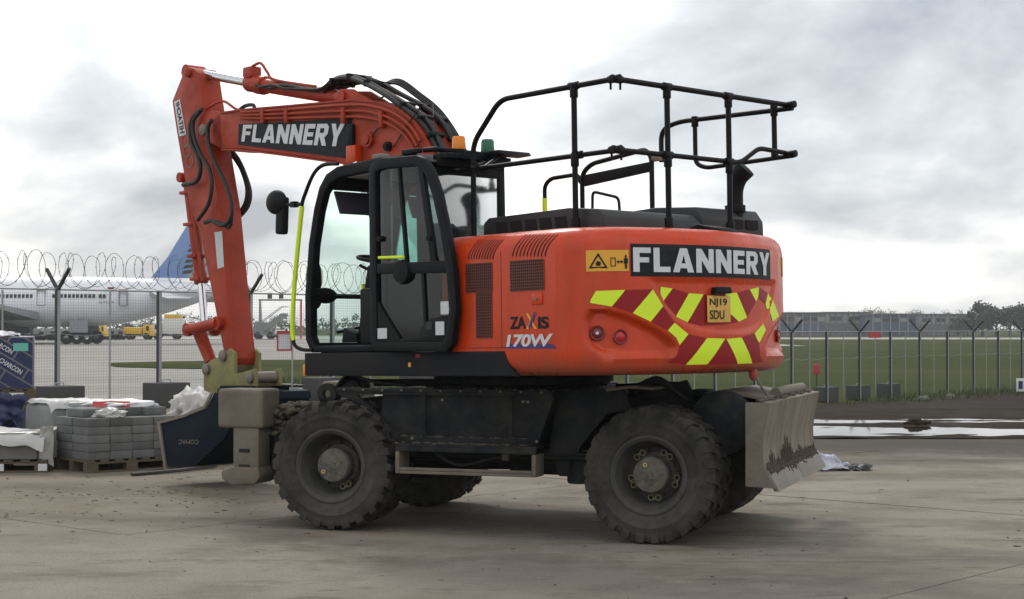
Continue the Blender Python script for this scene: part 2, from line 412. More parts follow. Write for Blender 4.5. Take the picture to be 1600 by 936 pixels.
# ================================================================== wheeled excavator
PSI = 19.2
_s = R(PSI)
CH_MID = Vector((0.1815, 14.106, 0))
CH = Frame(CH_MID, PSI)
SWING = Vector((0.09907, 14.13873, 0))
U = Frame(SWING, 46.0, 1.1)
exc = empty('excavator', SWING)
tag(exc, 'orange wheeled excavator with black guard rails on its engine deck, parked on the concrete yard', 'excavator')
_off = Matrix.Translation(-SWING)
MU = _off @ U.M          # upper structure, relative to the machine's base
MC = _off @ CH.M         # chassis
def up(name, mb, mat, **k): return part(name, mb, mat, exc, MU, **k)
def ch(name, mb, mat, **k): return part(name, mb, mat, exc, MC, **k)
def sub(name, mb, mat, parent, **k): return part(name, mb, mat, parent, None, **k)
def H(px, py, y): return U.hit(px, py, 1, y)
def HX(px, py, x): return U.hit(px, py, 0, x)
def polyH(pts, y): return [(p.x, p.z) for p in (H(a, b, y) for a, b in pts)]

# ---------------- body skin: plan outline of engine covers + counterweight
WID, RT = 1.25, 2.255
def _plan():
    pts = [Vector((-0.40, WID))]
    n = 40
    for i in range(1, n+1): pts.append(Vector((-0.40 + (-1.50+0.40)*i/n, WID)))
    yb = 0.98; P0, P1, P2 = Vector((-1.50, WID)), Vector((-1.83, WID)), Vector((-math.sqrt(RT*RT-yb*yb), yb))
    for i in range(1, 29):
        t = i/28; pts.append(P0*(1-t)**2 + P1*2*t*(1-t) + P2*t*t)
    a0 = math.asin(yb/RT); m = 70
    for i in range(1, m+1):
        a = a0*(1-i/m); pts.append(Vector((-RT*math.cos(a), RT*math.sin(a))))
    return pts + [Vector((p.x, -p.y)) for p in reversed(pts[:-1])]
PLAN = _plan()
_cum = [0.0]
for i in range(1, len(PLAN)): _cum.append(_cum[-1] + (PLAN[i]-PLAN[i-1]).length)
_half = _cum[-1]/2
PU = [_half - c for c in _cum]            # +: left side, 0: middle of the rear, -: right side
def _nrm(i):
    a, b = PLAN[max(i-1, 0)], PLAN[min(i+1, len(PLAN)-1)]
    t = (b-a).normalized(); return Vector((t.y, -t.x)) if False else Vector((-(-t.y), -t.x)) if False else Vector((t.y, -t.x))*-1
PN = []
for i in range(len(PLAN)):
    n_ = _nrm(i)
    if n_.dot(PLAN[i] - Vector((-0.8, 0))) < 0: n_ = -n_
    PN.append(n_)
def plan_at(u):
    c = _half - u
    lo, hi = 0, len(_cum)-1
    while hi-lo > 1:
        m = (lo+hi)//2
        if _cum[m] <= c: lo = m
        else: hi = m
    t = (c-_cum[lo])/(_cum[hi]-_cum[lo]); t = max(0.0, min(1.0, t))
    return PLAN[lo].lerp(PLAN[hi], t), PN[lo].lerp(PN[hi], t).normalized()
ZPROF = [(1.250, 0.115), (1.262, 0.070), (1.285, 0.036), (1.32, 0.014), (1.37, 0.003), (1.42, 0.0), (2.18, 0.0), (2.23, 0.008), (2.27, 0.025), (2.305, 0.055), (2.33, 0.10), (2.342, 0.155), (2.345, 0.22)]
def inset(z):
    for (z0, a), (z1, b) in zip(ZPROF, ZPROF[1:]):
        if z <= z1: 
            t = max(0, (z-z0)/(z1-z0)); return a + (b-a)*t
    return ZPROF[-1][1]
_o = CAMP - U.C
CAM_L = Vector((_o.dot(U.f), _o.dot(U.l), _o.dot(U.u)))
def uz(px, py):
    r = ray(px, py); d = Vector((r.dot(U.f), r.dot(U.l), r.dot(U.u)))
    best = None
    for i in range(len(PLAN)-1):
        p, q = PLAN[i], PLAN[i+1]; e = q-p
        den_ = d.x*(-e.y) + d.y*e.x
        if abs(den_) < 1e-9: continue
        w = p - Vector((CAM_L.x, CAM_L.y))
        t = (w.x*(-e.y) + w.y*e.x)/den_; s = (d.x*w.y - d.y*w.x)/den_
        if t > 0 and -1e-6 <= s <= 1.000001 and (best is None or t < best[0]):
            best = (t, PU[i] + (PU[i+1]-PU[i])*s)
    if best is None: return uz(px-1.0, py)
    return best[1], CAM_L.z + d.z*best[0]
def c5(x, y): return uz(700 + x*0.3375, 340 + y*0.3375)
def polysd(p, poly):
    d = 1e9; inside = False; n = len(poly)
    for i in range(n):
        a, b = poly[i], poly[i-1]
        ex, ey = b[0]-a[0], b[1]-a[1]; wx, wy = p[0]-a[0], p[1]-a[1]
        t = max(0, min(1, (wx*ex+wy*ey)/(ex*ex+ey*ey+1e-12)))
        d = min(d, (wx-ex*t)**2 + (wy-ey*t)**2)
        if (a[1] > p[1]) != (b[1] > p[1]) and p[0] < (b[0]-a[0])*(p[1]-a[1])/(b[1]-a[1]) + a[0]: inside = not inside
    d = math.sqrt(d); return -d if inside else d
def sst(a, b, x):
    t = max(0.0, min(1.0, (x-a)/(b-a))); return t*t*(3-2*t)
_pk = [c5(*p) for p in [(636,470),(655,425),(730,425),(840,455),(960,510),(1040,565),(1062,600),(1050,636),(960,642),(830,640),(720,632),(660,600),(640,560)]]
_pk2 = [(-a, b) for a, b in _pk]
_shl = [c5(*p) for p in [(935,282),(975,350),(1010,410),(1060,465),(1110,498),(1180,522),(1250,532)]]
_umid = 0.0
_sh = _shl + [(-a, b) for a, b in reversed(_shl)]
_pkb = (min(p[0] for p in _pk)-.05, max(p[0] for p in _pk)+.05, min(p[1] for p in _pk)-.05, max(p[1] for p in _pk)+.05)
_shb = (max(p[0] for p in _sh)+.05, min(p[1] for p in _sh)-.05, max(p[1] for p in _sh)+.05)
def disp(u, z):
    d = 0.0; a = abs(u)
    if _pkb[0] < a < _pkb[1] and _pkb[2] < z < _pkb[3]:
        d += 0.055*(1-sst(-0.030, 0.004, polysd((a, z), _pk)))
    if a < _shb[0] and _shb[1] < z < _shb[2]:
        d += 0.018*(1-sst(-0.014, 0.006, polysd((u, z), _sh)))
    return d
def SK(u, z, off=0.0, dsp=True):
    p, n = plan_at(u)
    k = off - inset(z) - (disp(u, z) if dsp else 0.0)
    return Vector((p.x + n.x*k, p.y + n.y*k, z))
U_SPL = next(PU[i] for i in range(len(PLAN)) if PLAN[i].x < -1.62)
def frange(a, b, step):
    n = max(1, round(abs(b-a)/step)); return [a+(b-a)*i/n for i in range(n+1)]
_zs = [z for z, _ in ZPROF[:5]] + frange(1.42, 2.18, 0.0165) + [z for z, _ in ZPROF[7:]]
cw = up('counterweight', MB().grid(SK, frange(U_SPL, -U_SPL, 0.017), _zs), ORANGE, smooth=50)
cover = up('engine_side_cover', MB().grid(SK, frange(_half-0.002, U_SPL-0.001, 0.04), [z for z, _ in ZPROF]), ORANGE, smooth=50)
cover_r = up('engine_side_cover', MB().grid(SK, frange(-U_SPL+0.001, -_half, 0.06), [z for z, _ in ZPROF]), ORANGE, smooth=50)
_top = [SK(u, 2.345, -0.002) for u in frange(_half, -_half, 0.06)]
up('deck_top', MB().add([Vector((p.x, p.y, 2.335)) for p in _top], [tuple(range(len(_top)))]), ORANGE)
_bot = [SK(u, 1.25) for u in frange(_half, -_half, 0.06)]
up('belly_plate', MB().add([Vector((p.x, p.y, 1.256)) for p in _bot], [tuple(range(len(_bot)))]), CHASSIS)

def decal(poly_uz, off=0.003, step=0.05):
    bm = bmesh.new()
    f = bm.faces.new([bm.verts.new((p[0], p[1], 0)) for p in poly_uz])
    us = [p[0] for p in poly_uz]; zs = [p[1] for p in poly_uz]
    for k, (lo, hi) in ((0, (min(us), max(us))), (1, (min(zs), max(zs)))):
        x = math.floor(lo/step)*step + step
        while x < hi:
            co = [0, 0, 0]; co[k] = x; no = [0, 0, 0]; no[k] = 1
            bmesh.ops.bisect_plane(bm, geom=bm.verts[:]+bm.edges[:]+bm.faces[:], plane_co=co, plane_no=no)
            x += step
    bmesh.ops.triangulate(bm, faces=bm.faces)
    bm.verts.index_update()
    mb = MB().add([SK(v.co.x, v.co.y, off) for v in bm.verts], [tuple(v.index for v in q.verts) for q in bm.faces])
    bm.free(); return mb
YEL = [[(685,340),(820,335),(758,412),(658,395),(660,382)], [(948,332),(995,410),(938,482),(855,442)], [(990,320),(1045,328),(1003,385),(988,350)],
 [(1122,350),(1190,355),(1115,485),(1060,458)], [(1290,350),(1345,348),(1393,462),(1355,482),(1310,440)], [(1405,332),(1448,322),(1445,365),(1435,388)],
 [(1048,487),(1112,540),(1072,590),(1055,555),(1017,522)], [(1198,558),(1282,560),(1205,680),(1105,682)], [(1288,562),(1358,555),(1415,675),(1348,677)],
 [(1458,490),(1470,520),(1440,580),(1428,560),(1418,535)], [(1490,350),(1530,455),(1502,482),(1478,400)]]
RED = [[(820,335),(948,332),(855,442),(758,412)], [(1045,328),(1122,350),(1060,458),(1003,385)], [(995,410),(1048,487),(1017,522),(938,482)],
 [(1190,355),(1290,350),(1310,440),(1355,482),(1290,495),(1180,500),(1115,485)], [(1345,348),(1405,332),(1435,388),(1393,462)],
 [(1112,540),(1198,558),(1105,682),(1015,670),(1060,640),(1072,590)], [(1282,560),(1288,562),(1348,677),(1205,680)],
 [(1358,555),(1418,535),(1428,560),(1440,580),(1445,640),(1465,668),(1415,675)], [(1448,322),(1490,350),(1478,400),(1445,366)]]
for q in YEL: sub('yellow_chevron', decal([c5(*p) for p in q], 0.003), YELLOWTAPE, cw)
for q in RED: sub('red_chevron', decal([c5(*p) for p in q], 0.003), CHEVRED, cw)
# name board on the rear
_q = [c5(852,272), c5(1490,288), c5(1490,152), c5(837,117)]
_pb = (sum((_q[0][0], _q[3][0]))/2, sum((_q[1][0], _q[2][0]))/2, (_q[0][1]+_q[1][1])/2, (_q[2][1]+_q[3][1])/2)
def rect_uz(u0, u1, z0, z1): return [(u0, z0), (u1, z0), (u1, z1), (u0, z1)]
def SKB(off): return lambda u, z: SK(u, z, off, False)
sub('name_board', MB().grid(SKB(0.004), frange(_pb[0], _pb[1], 0.03), frange(_pb[2], _pb[3], 0.03)), SIGNBLACK, cw)
_t0, _t1 = c5(856,255), c5(1478,270)
_tz0, _tz1 = _pb[2]+0.032, _pb[3]-0.028
_lu0, _lu1 = c5(856,255)[0], _pb[1]+0.03
sub('lettering', block_text('FLANNERY', lambda a, b: SK(_lu0+(_lu1-_lu0)*a, _tz0+(_tz1-_tz0)*b, 0.008, False)), SIGNWHITE, cw)
# warning sign
w0, w1 = c5(640,250), c5(835,150)
wu = lambda a: w0[0]+(w1[0]-w0[0])*a
wz = lambda b: w0[1]+(w1[1]-w0[1])*b
sub('warning_sign', MB().grid(SKB(0.004), frange(w0[0], w1[0], 0.03), frange(w0[1], w1[1], 0.03)), SIGNYELLOW, cw)
def flat_on(polys, off=0.007):
    mb = MB()
    for pl in polys: mb.add([SK(wu(a), wz(b), off, False) for a, b in pl], [tuple(range(len(pl)))])
    return mb
tri_o, tri_i = [(0.06,0.14),(0.50,0.14),(0.28,0.88)], [(0.125,0.215),(0.435,0.215),(0.28,0.72)]
_sg = [[tri_o[i], tri_o[(i+1)%3], tri_i[(i+1)%3], tri_i[i]] for i in range(3)]
_sg += [[(0.24,0.26),(0.33,0.26),(0.34,0.42),(0.27,0.50),(0.22,0.38)]]
_sg += [[(0.56,0.24),(0.58,0.24),(0.58,0.62),(0.56,0.62)], [(0.66,0.24),(0.68,0.24),(0.68,0.62),(0.66,0.62)], [(0.56,0.60),(0.68,0.60),(0.68,0.64),(0.56,0.64)], [(0.56,0.22),(0.68,0.22),(0.68,0.26),(0.56,0.26)]]
_sg += [[(0.74,0.41),(0.82,0.41),(0.82,0.47),(0.74,0.47)], [(0.70,0.44),(0.75,0.34),(0.75,0.54)], [(0.86,0.44),(0.81,0.34),(0.81,0.54)]]
_sg += [[(0.905,0.64),(0.945,0.64),(0.955,0.72),(0.925,0.78),(0.895,0.72)], [(0.875,0.36),(0.975,0.36),(0.975,0.62),(0.875,0.62)], [(0.895,0.12),(0.92,0.12),(0.92,0.36),(0.895,0.36)], [(0.93,0.12),(0.955,0.12),(0.955,0.36),(0.93,0.36)]]
sub('warning_symbols', flat_on(_sg), SIGNBLACK, cw)
sub('warning_sign', MB().grid(SKB(0.004), frange(-w0[0]+0.03, -w1[0]-0.02, 0.03), frange(w0[1], w1[1], 0.03)), SIGNYELLOW, cw)
# number plate with its lamp housing
def plate_q(off):
    return [HX(700+x*0.3375, 340+y*0.3375, -2.225-off) for x, y in ((1201,486),(1309,484),(1307,364),(1199,360))]
_np = plate_q(0.02); _nb = plate_q(-0.01)
npl = sub('number_plate', MB().add(_nb+_np, [(0,1,2,3),(7,6,5,4),(0,4,5,1),(1,5,6,2),(2,6,7,3),(3,7,4,0)]), PLATEYEL, cw, bevel=0.004)
_nf = bil(plate_q(0.024))
sub('plate_lettering', text_on('NJ19', lambda a, b: _nf(0.12+0.74*a, 0.56+0.34*b), 0.012), SIGNBLACK, cw)
sub('plate_lettering', text_on('SDU', lambda a, b: _nf(0.12+0.62*a, 0.12+0.34*b), 0.012), SIGNBLACK, cw)
_lp = [HX(700+x*0.3375, 340+y*0.3375, -2.225) for x, y in ((1212,355),(1290,352),(1284,322),(1218,322))]
mb = MB(); mb.add([p+Vector((0.01,0,0)) for p in _lp]+[p-Vector((0.06,0,0)) for p in _lp], [(0,1,2,3),(7,6,5,4),(0,4,5,1),(1,5,6,2),(2,6,7,3),(3,7,4,0)])
sub('plate_lamp', mb, BLACKPLAST, cw, bevel=0.012)
# rear lamps in their pockets (left pair seen, right pair mirrored)
for sx in (1, -1):
    for (cx5, cy5, inner) in ((690, 535, DARKRED), (808, 552, REDLENS)):
        u_, z_ = c5(cx5, cy5); u_ *= sx
        p, n = plan_at(u_); n3 = Vector((n.x, n.y, 0)); c = SK(u_, z_)
        q = n3.to_track_quat('Z', 'Y').to_matrix().to_4x4(); T = Matrix.Translation(c + n3*0.0)
        rim_ = MB().lathe([(0.036, 0.0), (0.052, 0.0), (0.056, 0.016), (0.050, 0.022), (0.040, 0.020), (0.036, 0.012)], (0,0,0), 'z', 24).xform(T @ q)
        lamp = sub('tail_lamp', rim_, DARKRED, cw)
        len_ = MB().lathe([(0.0005, 0.004), (0.041, 0.004), (0.041, 0.012), (0.03, 0.020), (0.0005, 0.023)], (0,0,0), 'z', 24).xform(T @ q)
        sub('lamp_lens', len_, inner, cw)
        if inner is DARKRED:
            sub('lamp_reflector', MB().lathe([(0.0005, 0.02), (0.012, 0.02), (0.012, 0.028), (0.0005, 0.03)], (0,0,0), 'z', 14).xform(T @ q), SIGNWHITE, cw)
# side cover: grilles, louvres, latch, lettering
def side_grid(u0, u1, z0, z1, pitch, bar, off):
    mb = MB()
    nu = max(2, round(abs(u1-u0)/pitch)); nz = max(2, round(abs(z1-z0)/pitch))
    for i in range(nu+1):
        u = u0+(u1-u0)*i/nu
        mb.add([SK(u-bar, z0, off), SK(u+bar, z0, off), SK(u+bar, z1, off), SK(u-bar, z1, off)], [(0,1,2,3)])
    for j in range(nz+1):
        z = z0+(z1-z0)*j/nz
        mb.add([SK(u0, z-bar, off), SK(u1, z-bar, off), SK(u1, z+bar, off), SK(u0, z+bar, off)], [(0,1,2,3)])
    return mb
GRILLEBAR = pm('grille_bar_red', (0.13, 0.030, 0.018), 0.6, var=0.2)
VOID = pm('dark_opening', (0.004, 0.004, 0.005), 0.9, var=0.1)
for (xa, ya, xb, yb) in ((85,217,205,342), (132,346,205,556), (290,203,445,333)):
    (u0, z1), (u1, z0) = c5(xa, ya), c5(xb, yb)
    if (xa, ya) == (132, 346): z1 = c5(85,217)[1] - (c5(85,217)[1]-c5(85,342)[1]) - 0.002
    g = sub('grille', MB().grid(SKB(0.003), [u0, u1], [z0, z1]), VOID, cover)
    gb = sub('grille_mesh', side_grid(u0, u1, z0, z1, 0.0225, 0.0042, 0.006), GRILLEBAR, cover); gb['kind'] = 'stuff'
for (x0, x1, dx, ys, yt) in ((95, 208, 30, 193, 108), (300, 450, 32, 180, 85)):
    for k in range(10):
        xb = x0+(x1-x0)*k/9
        a, b = c5(xb, ys), c5(xb+dx, yt)
        zb, zt = a[1], min(b[1]+0.012, 2.318)
        mb = MB()
        pts = []
        for t in frange(0, 1, 0.1):
            z = zb+(zt-zb)*t; u = a[0] - (dx*0.3375/165/0.69)*1.0*t**1.6
            pts.append((u, z))
        for (ua, za), (ub, zb2) in zip(pts, pts[1:]):
            mb.add([SK(ua+0.0055, za, 0.003), SK(ua-0.0055, za, 0.003), SK(ub-0.0055, zb2, 0.003), SK(ub+0.0055, zb2, 0.003)], [(0,1,2,3)])
        sub('louvre_slot', mb, VOID, cover)
(u0, z1), (u1, z0) = c5(388, 352), c5(440, 403)
sub('latch', MB().box(-u0 if False else SK(u0,z0).x, SK(u1,z0).x, WID-0.005, WID+0.010, z0, z1), ORANGE, cover, bevel=0.006)
pl_ = SK((u0+u1)/2, (z0+z1)/2)
sub('latch_button', MB().lathe([(0.0005,0.0),(0.012,0.0),(0.012,0.012),(0.0005,0.014)], (pl_.x, WID+0.008, pl_.z), 'y', 14), STEELEDGE, cover)
for zz in ((1.30,1.43),): sub('seam', MB().add([Vector((SK(U_SPL,z,0.0015).x+dx, SK(U_SPL,z,0.0015).y, z)) for z, dx in ((1.30,0.002),(1.30,-0.002),(1.46,-0.002),(1.46,0.002))], [(0,1,2,3)]), VOID, cover)
sub('seam', MB().add([Vector((x, WID+0.0015, z)) for x, z in ((-0.62,1.462),(-1.55,1.462),(-1.55,1.466),(-0.62,1.466))], [(0,1,2,3)]), VOID, cover)
sub('seam', MB().add([Vector((x, WID+0.0015, z)) for x, z in ((-1.07,1.45),(-1.074,1.45),(-1.074,2.2),(-1.07,2.2))], [(0,1,2,3)]), VOID, cover)
def side_text(s, xa, ya, xb, yb, mat, bold=0.03, off=0.004, shear=0.0):
    (u0, z0), (u1, z1) = c5(xa, ya), c5(xb, yb)
    return sub('lettering', text_on(s, lambda a, b: SK(u0+(u1-u0)*a, z0+(z1-z0)*b, off), bold, 0.95, shear), mat, cover)
_pu = [c5(262,606), c5(505,606), c5(485,585), c5(290,585)]
sub('purple_band', decal(_pu, 0.003), PURPLE, cover)
side_text('ZA', 288, 517, 362, 457, SIGNBLACK, 0.035)
side_text('IS', 418, 515, 468, 457, SIGNBLACK, 0.035)
side_text('X', 362, 517, 412, 442, SIGNYELLOW, 0.02)
_xp = [c5(372,508), c5(386,508), c5(410,438), c5(400,438)]
sub('letter_stroke', decal(_xp, 0.0055), PURPLE, cover)
side_text('170W', 272, 600, 488, 537, SIGNWHITE, 0.035, 0.006, 0.15)

# ---------------- black skirt and deck frame
for sy in (1, -1):
    y0, y1 = (WID-0.03, WID+0.008) if sy > 0 else (-WID-0.008, -WID+0.03)
    poly = [(1.385,1.262), (1.37,1.247), (-1.26,1.247), (-1.215,1.27), (-1.14,1.345), (-1.10,1.438), (1.385,1.442)]
    sk = up('deck_skirt', MB().prism(poly, y0, y1), SKIRT, bevel=0.008)
    if sy > 0:
        sub('side_marker', MB().obox((1.40, WID-0.02, 1.295), 0.035, 0.05, 0.10), AMBER, sk, bevel=0.008)
        for (px, py, w, h, m) in ((653,556,0.055,0.028,CHEVRED), (640,570,0.03,0.035,SIGNYELLOW)):
            p = H(px, py, WID+0.009); sub('sticker', MB().box(p.x-w/2, p.x+w/2, WID+0.006, WID+0.011, p.z-h/2, p.z+h/2), m, sk)
up('deck_frame', MB().box(-0.45, 1.37, -WID+0.031, WID-0.031, 1.27, 1.43).box(1.37, 1.385, -WID+0.031, WID-0.031, 1.255, 1.435), CHASSIS, bevel=0.01)
up('right_deck_box', MB().prism([(-0.40,1.445),(-0.40,2.30),(0.55,2.26),(0.70,2.15),(1.25,1.95),(1.30,1.85),(1.30,1.445)], -WID+0.02, -0.32), ORANGE, bevel=0.03)
up('bulkhead', MB().box(-0.42, -0.40, -0.32, WID-0.04, 1.445, 2.30), CHASSIS)

# ---------------- black engine hood and air box
hd = up('engine_hood', MB().prism([(-1.40,2.336),(-1.80,2.336),(-1.785,2.43),(-1.72,2.49),(-1.46,2.515),(-1.40,2.50)], -0.26, 0.86), HOODPLAST, bevel=0.02)
hd2 = up('engine_hood', MB().prism([(-0.62,2.336),(-1.79,2.336),(-1.785,2.47),(-1.72,2.56),(-1.30,2.585),(-0.70,2.56),(-0.62,2.50)], -1.06, -0.27), HOODPLAST, bevel=0.02)
up('engine_hood', MB().prism([(-0.45,2.336),(-1.39,2.336),(-1.39,2.47),(-0.45,2.47)], -0.26, 0.60), HOODPLAST, bevel=0.015)
ab = up('air_intake_box', MB().prism([(-0.36,2.336),(-1.385,2.336),(-1.385,2.505),(-1.33,2.53),(-0.42,2.51),(-0.36,2.47)], 0.605, 0.76), HOODPLAST, bevel=0.012)
for k in range(5):
    x = -0.52-0.165*k
    sub('intake_slot', MB().prism([(x,2.375),(x-0.125,2.375),(x-0.110,2.468),(x+0.012,2.468)], 0.755, 0.764), VOID, ab)
for k in range(2):
    y = -0.62-0.20*k
    sub('intake_slot', MB().prism([(y,2.40),(y-0.15,2.40),(y-0.15,2.475),(y,2.475)], -1.800, -1.782, 0), VOID, hd2)
lampm = MB().prism([(-1.72,2.36),(-1.90,2.40),(-2.10,2.36),(-2.16,2.30),(-2.05,2.29),(-1.90,2.345),(-1.72,2.35)], -0.30, -0.08)
up('rear_work_lamp', lampm, BLACKPLAST, bevel=0.01)
exm = MB()
_ep = spline([(-1.70,-0.80,2.50),(-1.70,-0.80,2.64),(-1.705,-0.80,2.74),(-1.73,-0.81,2.83),(-1.79,-0.83,2.90)], 5)
_er = [0.066+0.022*sst(0.35,1.0,i/(len(_ep)-1)) for i in range(len(_ep))]
exm.tube(_ep, _er, 20)
exo = up('exhaust_stack', exm, BLACKPLAST)
_d = (Vector(_ep[-1])-Vector(_ep[-2])).normalized()
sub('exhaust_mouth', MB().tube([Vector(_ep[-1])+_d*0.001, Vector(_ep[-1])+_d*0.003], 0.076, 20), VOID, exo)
sub('exhaust_collar', MB().cyl((-1.70,-0.80,2.54),(-1.70,-0.80,2.60),0.085,None,20), BLACKPLAST, exo, bevel=0.006)

# ---------------- guard rails
RR = 0.0222
TOPZ, MIDZ = 3.425, 2.905
LY, RX, RY = 0.92, -1.96, -1.17
gl_ = up('guard_rail', MB().tube(fillet([(-0.42,LY,2.34),(-0.42,LY,3.10),(-0.74,LY,TOPZ-0.01),(RX,LY,TOPZ)], 0.10, 6), RR, 10), RAILBLACK)
gr_ = up('guard_rail', MB().tube([(RX,LY+0.02,TOPZ),(RX,RY-0.05,TOPZ+0.002)], RR, 10), RAILBLACK)
gs_ = up('guard_rail', MB().tube(fillet([(RX-0.06,RY,TOPZ-0.03),(-0.80,RY,TOPZ-0.01),(-0.60,RY,TOPZ-0.06),(-0.60,RY,3.08)], 0.14, 6), RR, 10), RAILBLACK)
sub('mid_rail', MB().tube([(-0.08,LY-0.04,2.90),(RX,LY-0.04,MIDZ)], RR*0.9, 10), RAILBLACK, gl_)
sub('mid_rail', MB().tube(fillet([(RX+0.01,LY+0.02,MIDZ),(RX+0.01,-0.56,MIDZ+0.005),(RX+0.01,-0.80,3.045),(RX+0.01,RY-0.03,3.03)], 0.07, 5), RR*0.9, 10), RAILBLACK, gr_)
sub('mid_rail', MB().tube(fillet([(RX-0.06,RY,3.005),(-1.10,RY,2.985),(-0.985,RY,3.03),(-0.985,RY,TOPZ-0.03)], 0.12, 6), RR*0.9, 10), RAILBLACK, gs_)
for (x, y, par, z0) in ((-1.545,LY,gl_,2.30), (RX,0.335,gr_,2.335), (RX,-0.405,gr_,2.335), (-1.83,RY,gs_,3.01)):
    sub('post', MB().tube([(x,y,z0),(x,y,TOPZ-0.01)], RR, 10), RAILBLACK, par)
    if z0 < 3: sub('foot_plate', MB().obox((x,y,2.348),0.085,0.085,0.022).cyl((x,y,2.35),(x,y,2.43),0.034), RAILBLACK, par, bevel=0.004)
sub('foot_plate', MB().obox((-0.42,LY,2.35),0.085,0.085,0.022), RAILBLACK, gl_, bevel=0.004)
def joint(x, y, z, ax, par, l=0.045, r=0.032):
    d = {0: Vector((l,0,0)), 1: Vector((0,l,0)), 2: Vector((0,0,l))}[ax]; c = Vector((x,y,z))
    sub('rail_clamp', MB().cyl(c-d, c+d, r, None, 12), RAILBLACK, par, bevel=0.006)
for z in (TOPZ, MIDZ):
    joint(-1.545, LY-(0.03 if z < 3 else 0), z, 0, gl_); joint(-1.545, LY, z-0.045, 2, gl_)
    for y in (0.335, -0.405): joint(RX, y, z, 1, gr_); joint(RX, y, z-0.045, 2, gr_)
    joint(RX, LY, z, 0, gl_, 0.055, 0.031); joint(RX, LY-0.02, z, 1, gr_, 0.055, 0.031)
    sub('clamp_bolt', MB().cyl((RX+0.04,LY,z),(RX+0.04,LY,z-0.075),0.009).cyl((RX,LY-0.06,z),(RX,LY-0.06,z-0.075),0.009), RAILBLACK, gl_)
joint(-0.42, LY-0.02, 2.905, 2, gl_)
joint(RX-0.03, RY, TOPZ, 0, gr_, 0.055, 0.031); joint(RX-0.03, RY, 3.02, 0, gr_, 0.055, 0.031)
for x in (-1.83, -0.985): joint(x, RY, TOPZ-0.03, 2, gs_)
joint(-1.83, RY, 3.03, 2, gs_)
# access-side hand rails on the far side of the deck
ar = up('access_rail', MB().tube(fillet([(0.30,-1.10,2.26),(0.30,-1.10,3.05),(0.18,-1.10,3.13),(-0.47,-1.10,3.20),(-0.545,-1.10,3.13),(-0.545,-1.10,2.50)], 0.09, 6), 0.022, 10), RAILBLACK)
sub('name_plate_bar', MB().add([(0.27,-1.085,2.93),(-0.56,-1.085,3.00),(-0.56,-1.085,3.085),(0.27,-1.085,3.035)]+[(0.27,-1.115,2.93),(-0.56,-1.115,3.00),(-0.56,-1.115,3.085),(0.27,-1.115,3.035)], [(0,1,2,3),(7,6,5,4),(0,4,5,1),(1,5,6,2),(2,6,7,3),(3,7,4,0)]), BLACKPLAST, ar, bevel=0.006)
for x, z in ((-0.55, 3.11), (-0.60, 3.11)): sub('rail_clamp', MB().obox((x,-1.12,z),0.05,0.07,0.045), STEELEDGE, ar, bevel=0.01)
ar2 = up('access_rail', MB().tube(fillet([(0.785,-1.10,2.62),(0.785,-1.10,2.98),(0.70,-1.10,3.04),(0.36,-1.10,3.05),(0.315,-1.10,2.97)], 0.07, 6), 0.020, 10), RAILBLACK)
sub('yellow_sleeve', MB().tube([(0.785,-1.10,2.22),(0.785,-1.10,2.86)], 0.024, 10), YELLOWTAPE, ar2)
up('access_rail', MB().tube(fillet([(0.20,-1.12,2.55),(0.19,-1.12,2.88),(-0.13,-1.12,2.80),(-0.15,-1.12,2.50)], 0.05, 5), 0.014, 8), RAILBLACK)

# ---------------- cab
CY0, CY1 = 0.30, 1.225
OUT = [(1.34,1.446),(1.415,1.56),(1.42,1.93),(1.36,2.38),(1.28,2.68),(1.205,2.86),(1.105,2.965),(0.96,3.015),(0.47,3.035),(-0.02,3.03),(-0.14,2.955),(-0.15,1.446)]
INN = [(1.285,1.50),(1.335,1.59),(1.335,1.92),(1.278,2.36),(1.20,2.65),(1.135,2.80),(1.05,2.885),(0.93,2.925),(0.47,2.945),(-0.02,2.94),(-0.065,2.90),(-0.075,1.50)]
cab = up('cab_frame', MB().ring(OUT, INN, CY1-0.075, CY1).ring(OUT, INN, CY0, CY0+0.075), BLACK, bevel=0.012)
def csub(n, mb, m, **k): return sub(n, mb, m, cab, **k)
csub('door_pillar', MB().box(0.325,0.395,CY1-0.07,CY1-0.003,1.49,2.945), BLACK, bevel=0.008)
csub('roof', MB().prism([(1.13,2.955),(0.96,3.02),(0.47,3.045),(-0.03,3.04),(-0.145,2.965),(-0.145,2.93),(-0.03,2.985),(0.47,2.99),(0.94,2.965),(1.10,2.90)], CY0+0.01, CY1-0.012), BLACK, bevel=0.01)
csub('headlining', MB().box(0.0,0.92,CY0+0.08,CY1-0.085,2.925,2.955), HEADLINER)
csub('floor', MB().box(-0.06,1.30,CY0+0.08,CY1-0.08,1.44,1.51), BLACKPLAST)
csub('side_panel', MB().box(-0.07,0.32,CY1-0.06,CY1-0.015,1.50,2.16), BLACKPLAST)
csub('rear_panel', MB().box(-0.148,-0.10,CY0+0.076,CY1-0.076,1.45,2.20), BLACK, bevel=0.01)
csub('right_panel', MB().box(-0.07,1.28,CY0+0.02,CY0+0.06,1.50,1.86), BLACKPLAST)
csub('front_bar', MB().box(1.345,1.40,CY0+0.076,CY1-0.076,1.915,1.955), BLACK, bevel=0.006)
csub('front_sill', MB().box(1.27,1.39,CY0+0.076,CY1-0.076,1.447,1.53), BLACK, bevel=0.01)
csub('front_header', MB().box(1.02,1.17,CY0+0.076,CY1-0.076,2.84,2.93), BLACK, bevel=0.02)
csub('rear_header', MB().box(-0.145,-0.07,CY0+0.076,CY1-0.076,2.875,2.955), BLACK, bevel=0.01)
csub('right_pillar', MB().box(0.36,0.42,CY0+0.01,CY0+0.07,1.86,2.94), BLACK)
def pane(pts): return MB().add(pts, [tuple(range(len(pts)))])
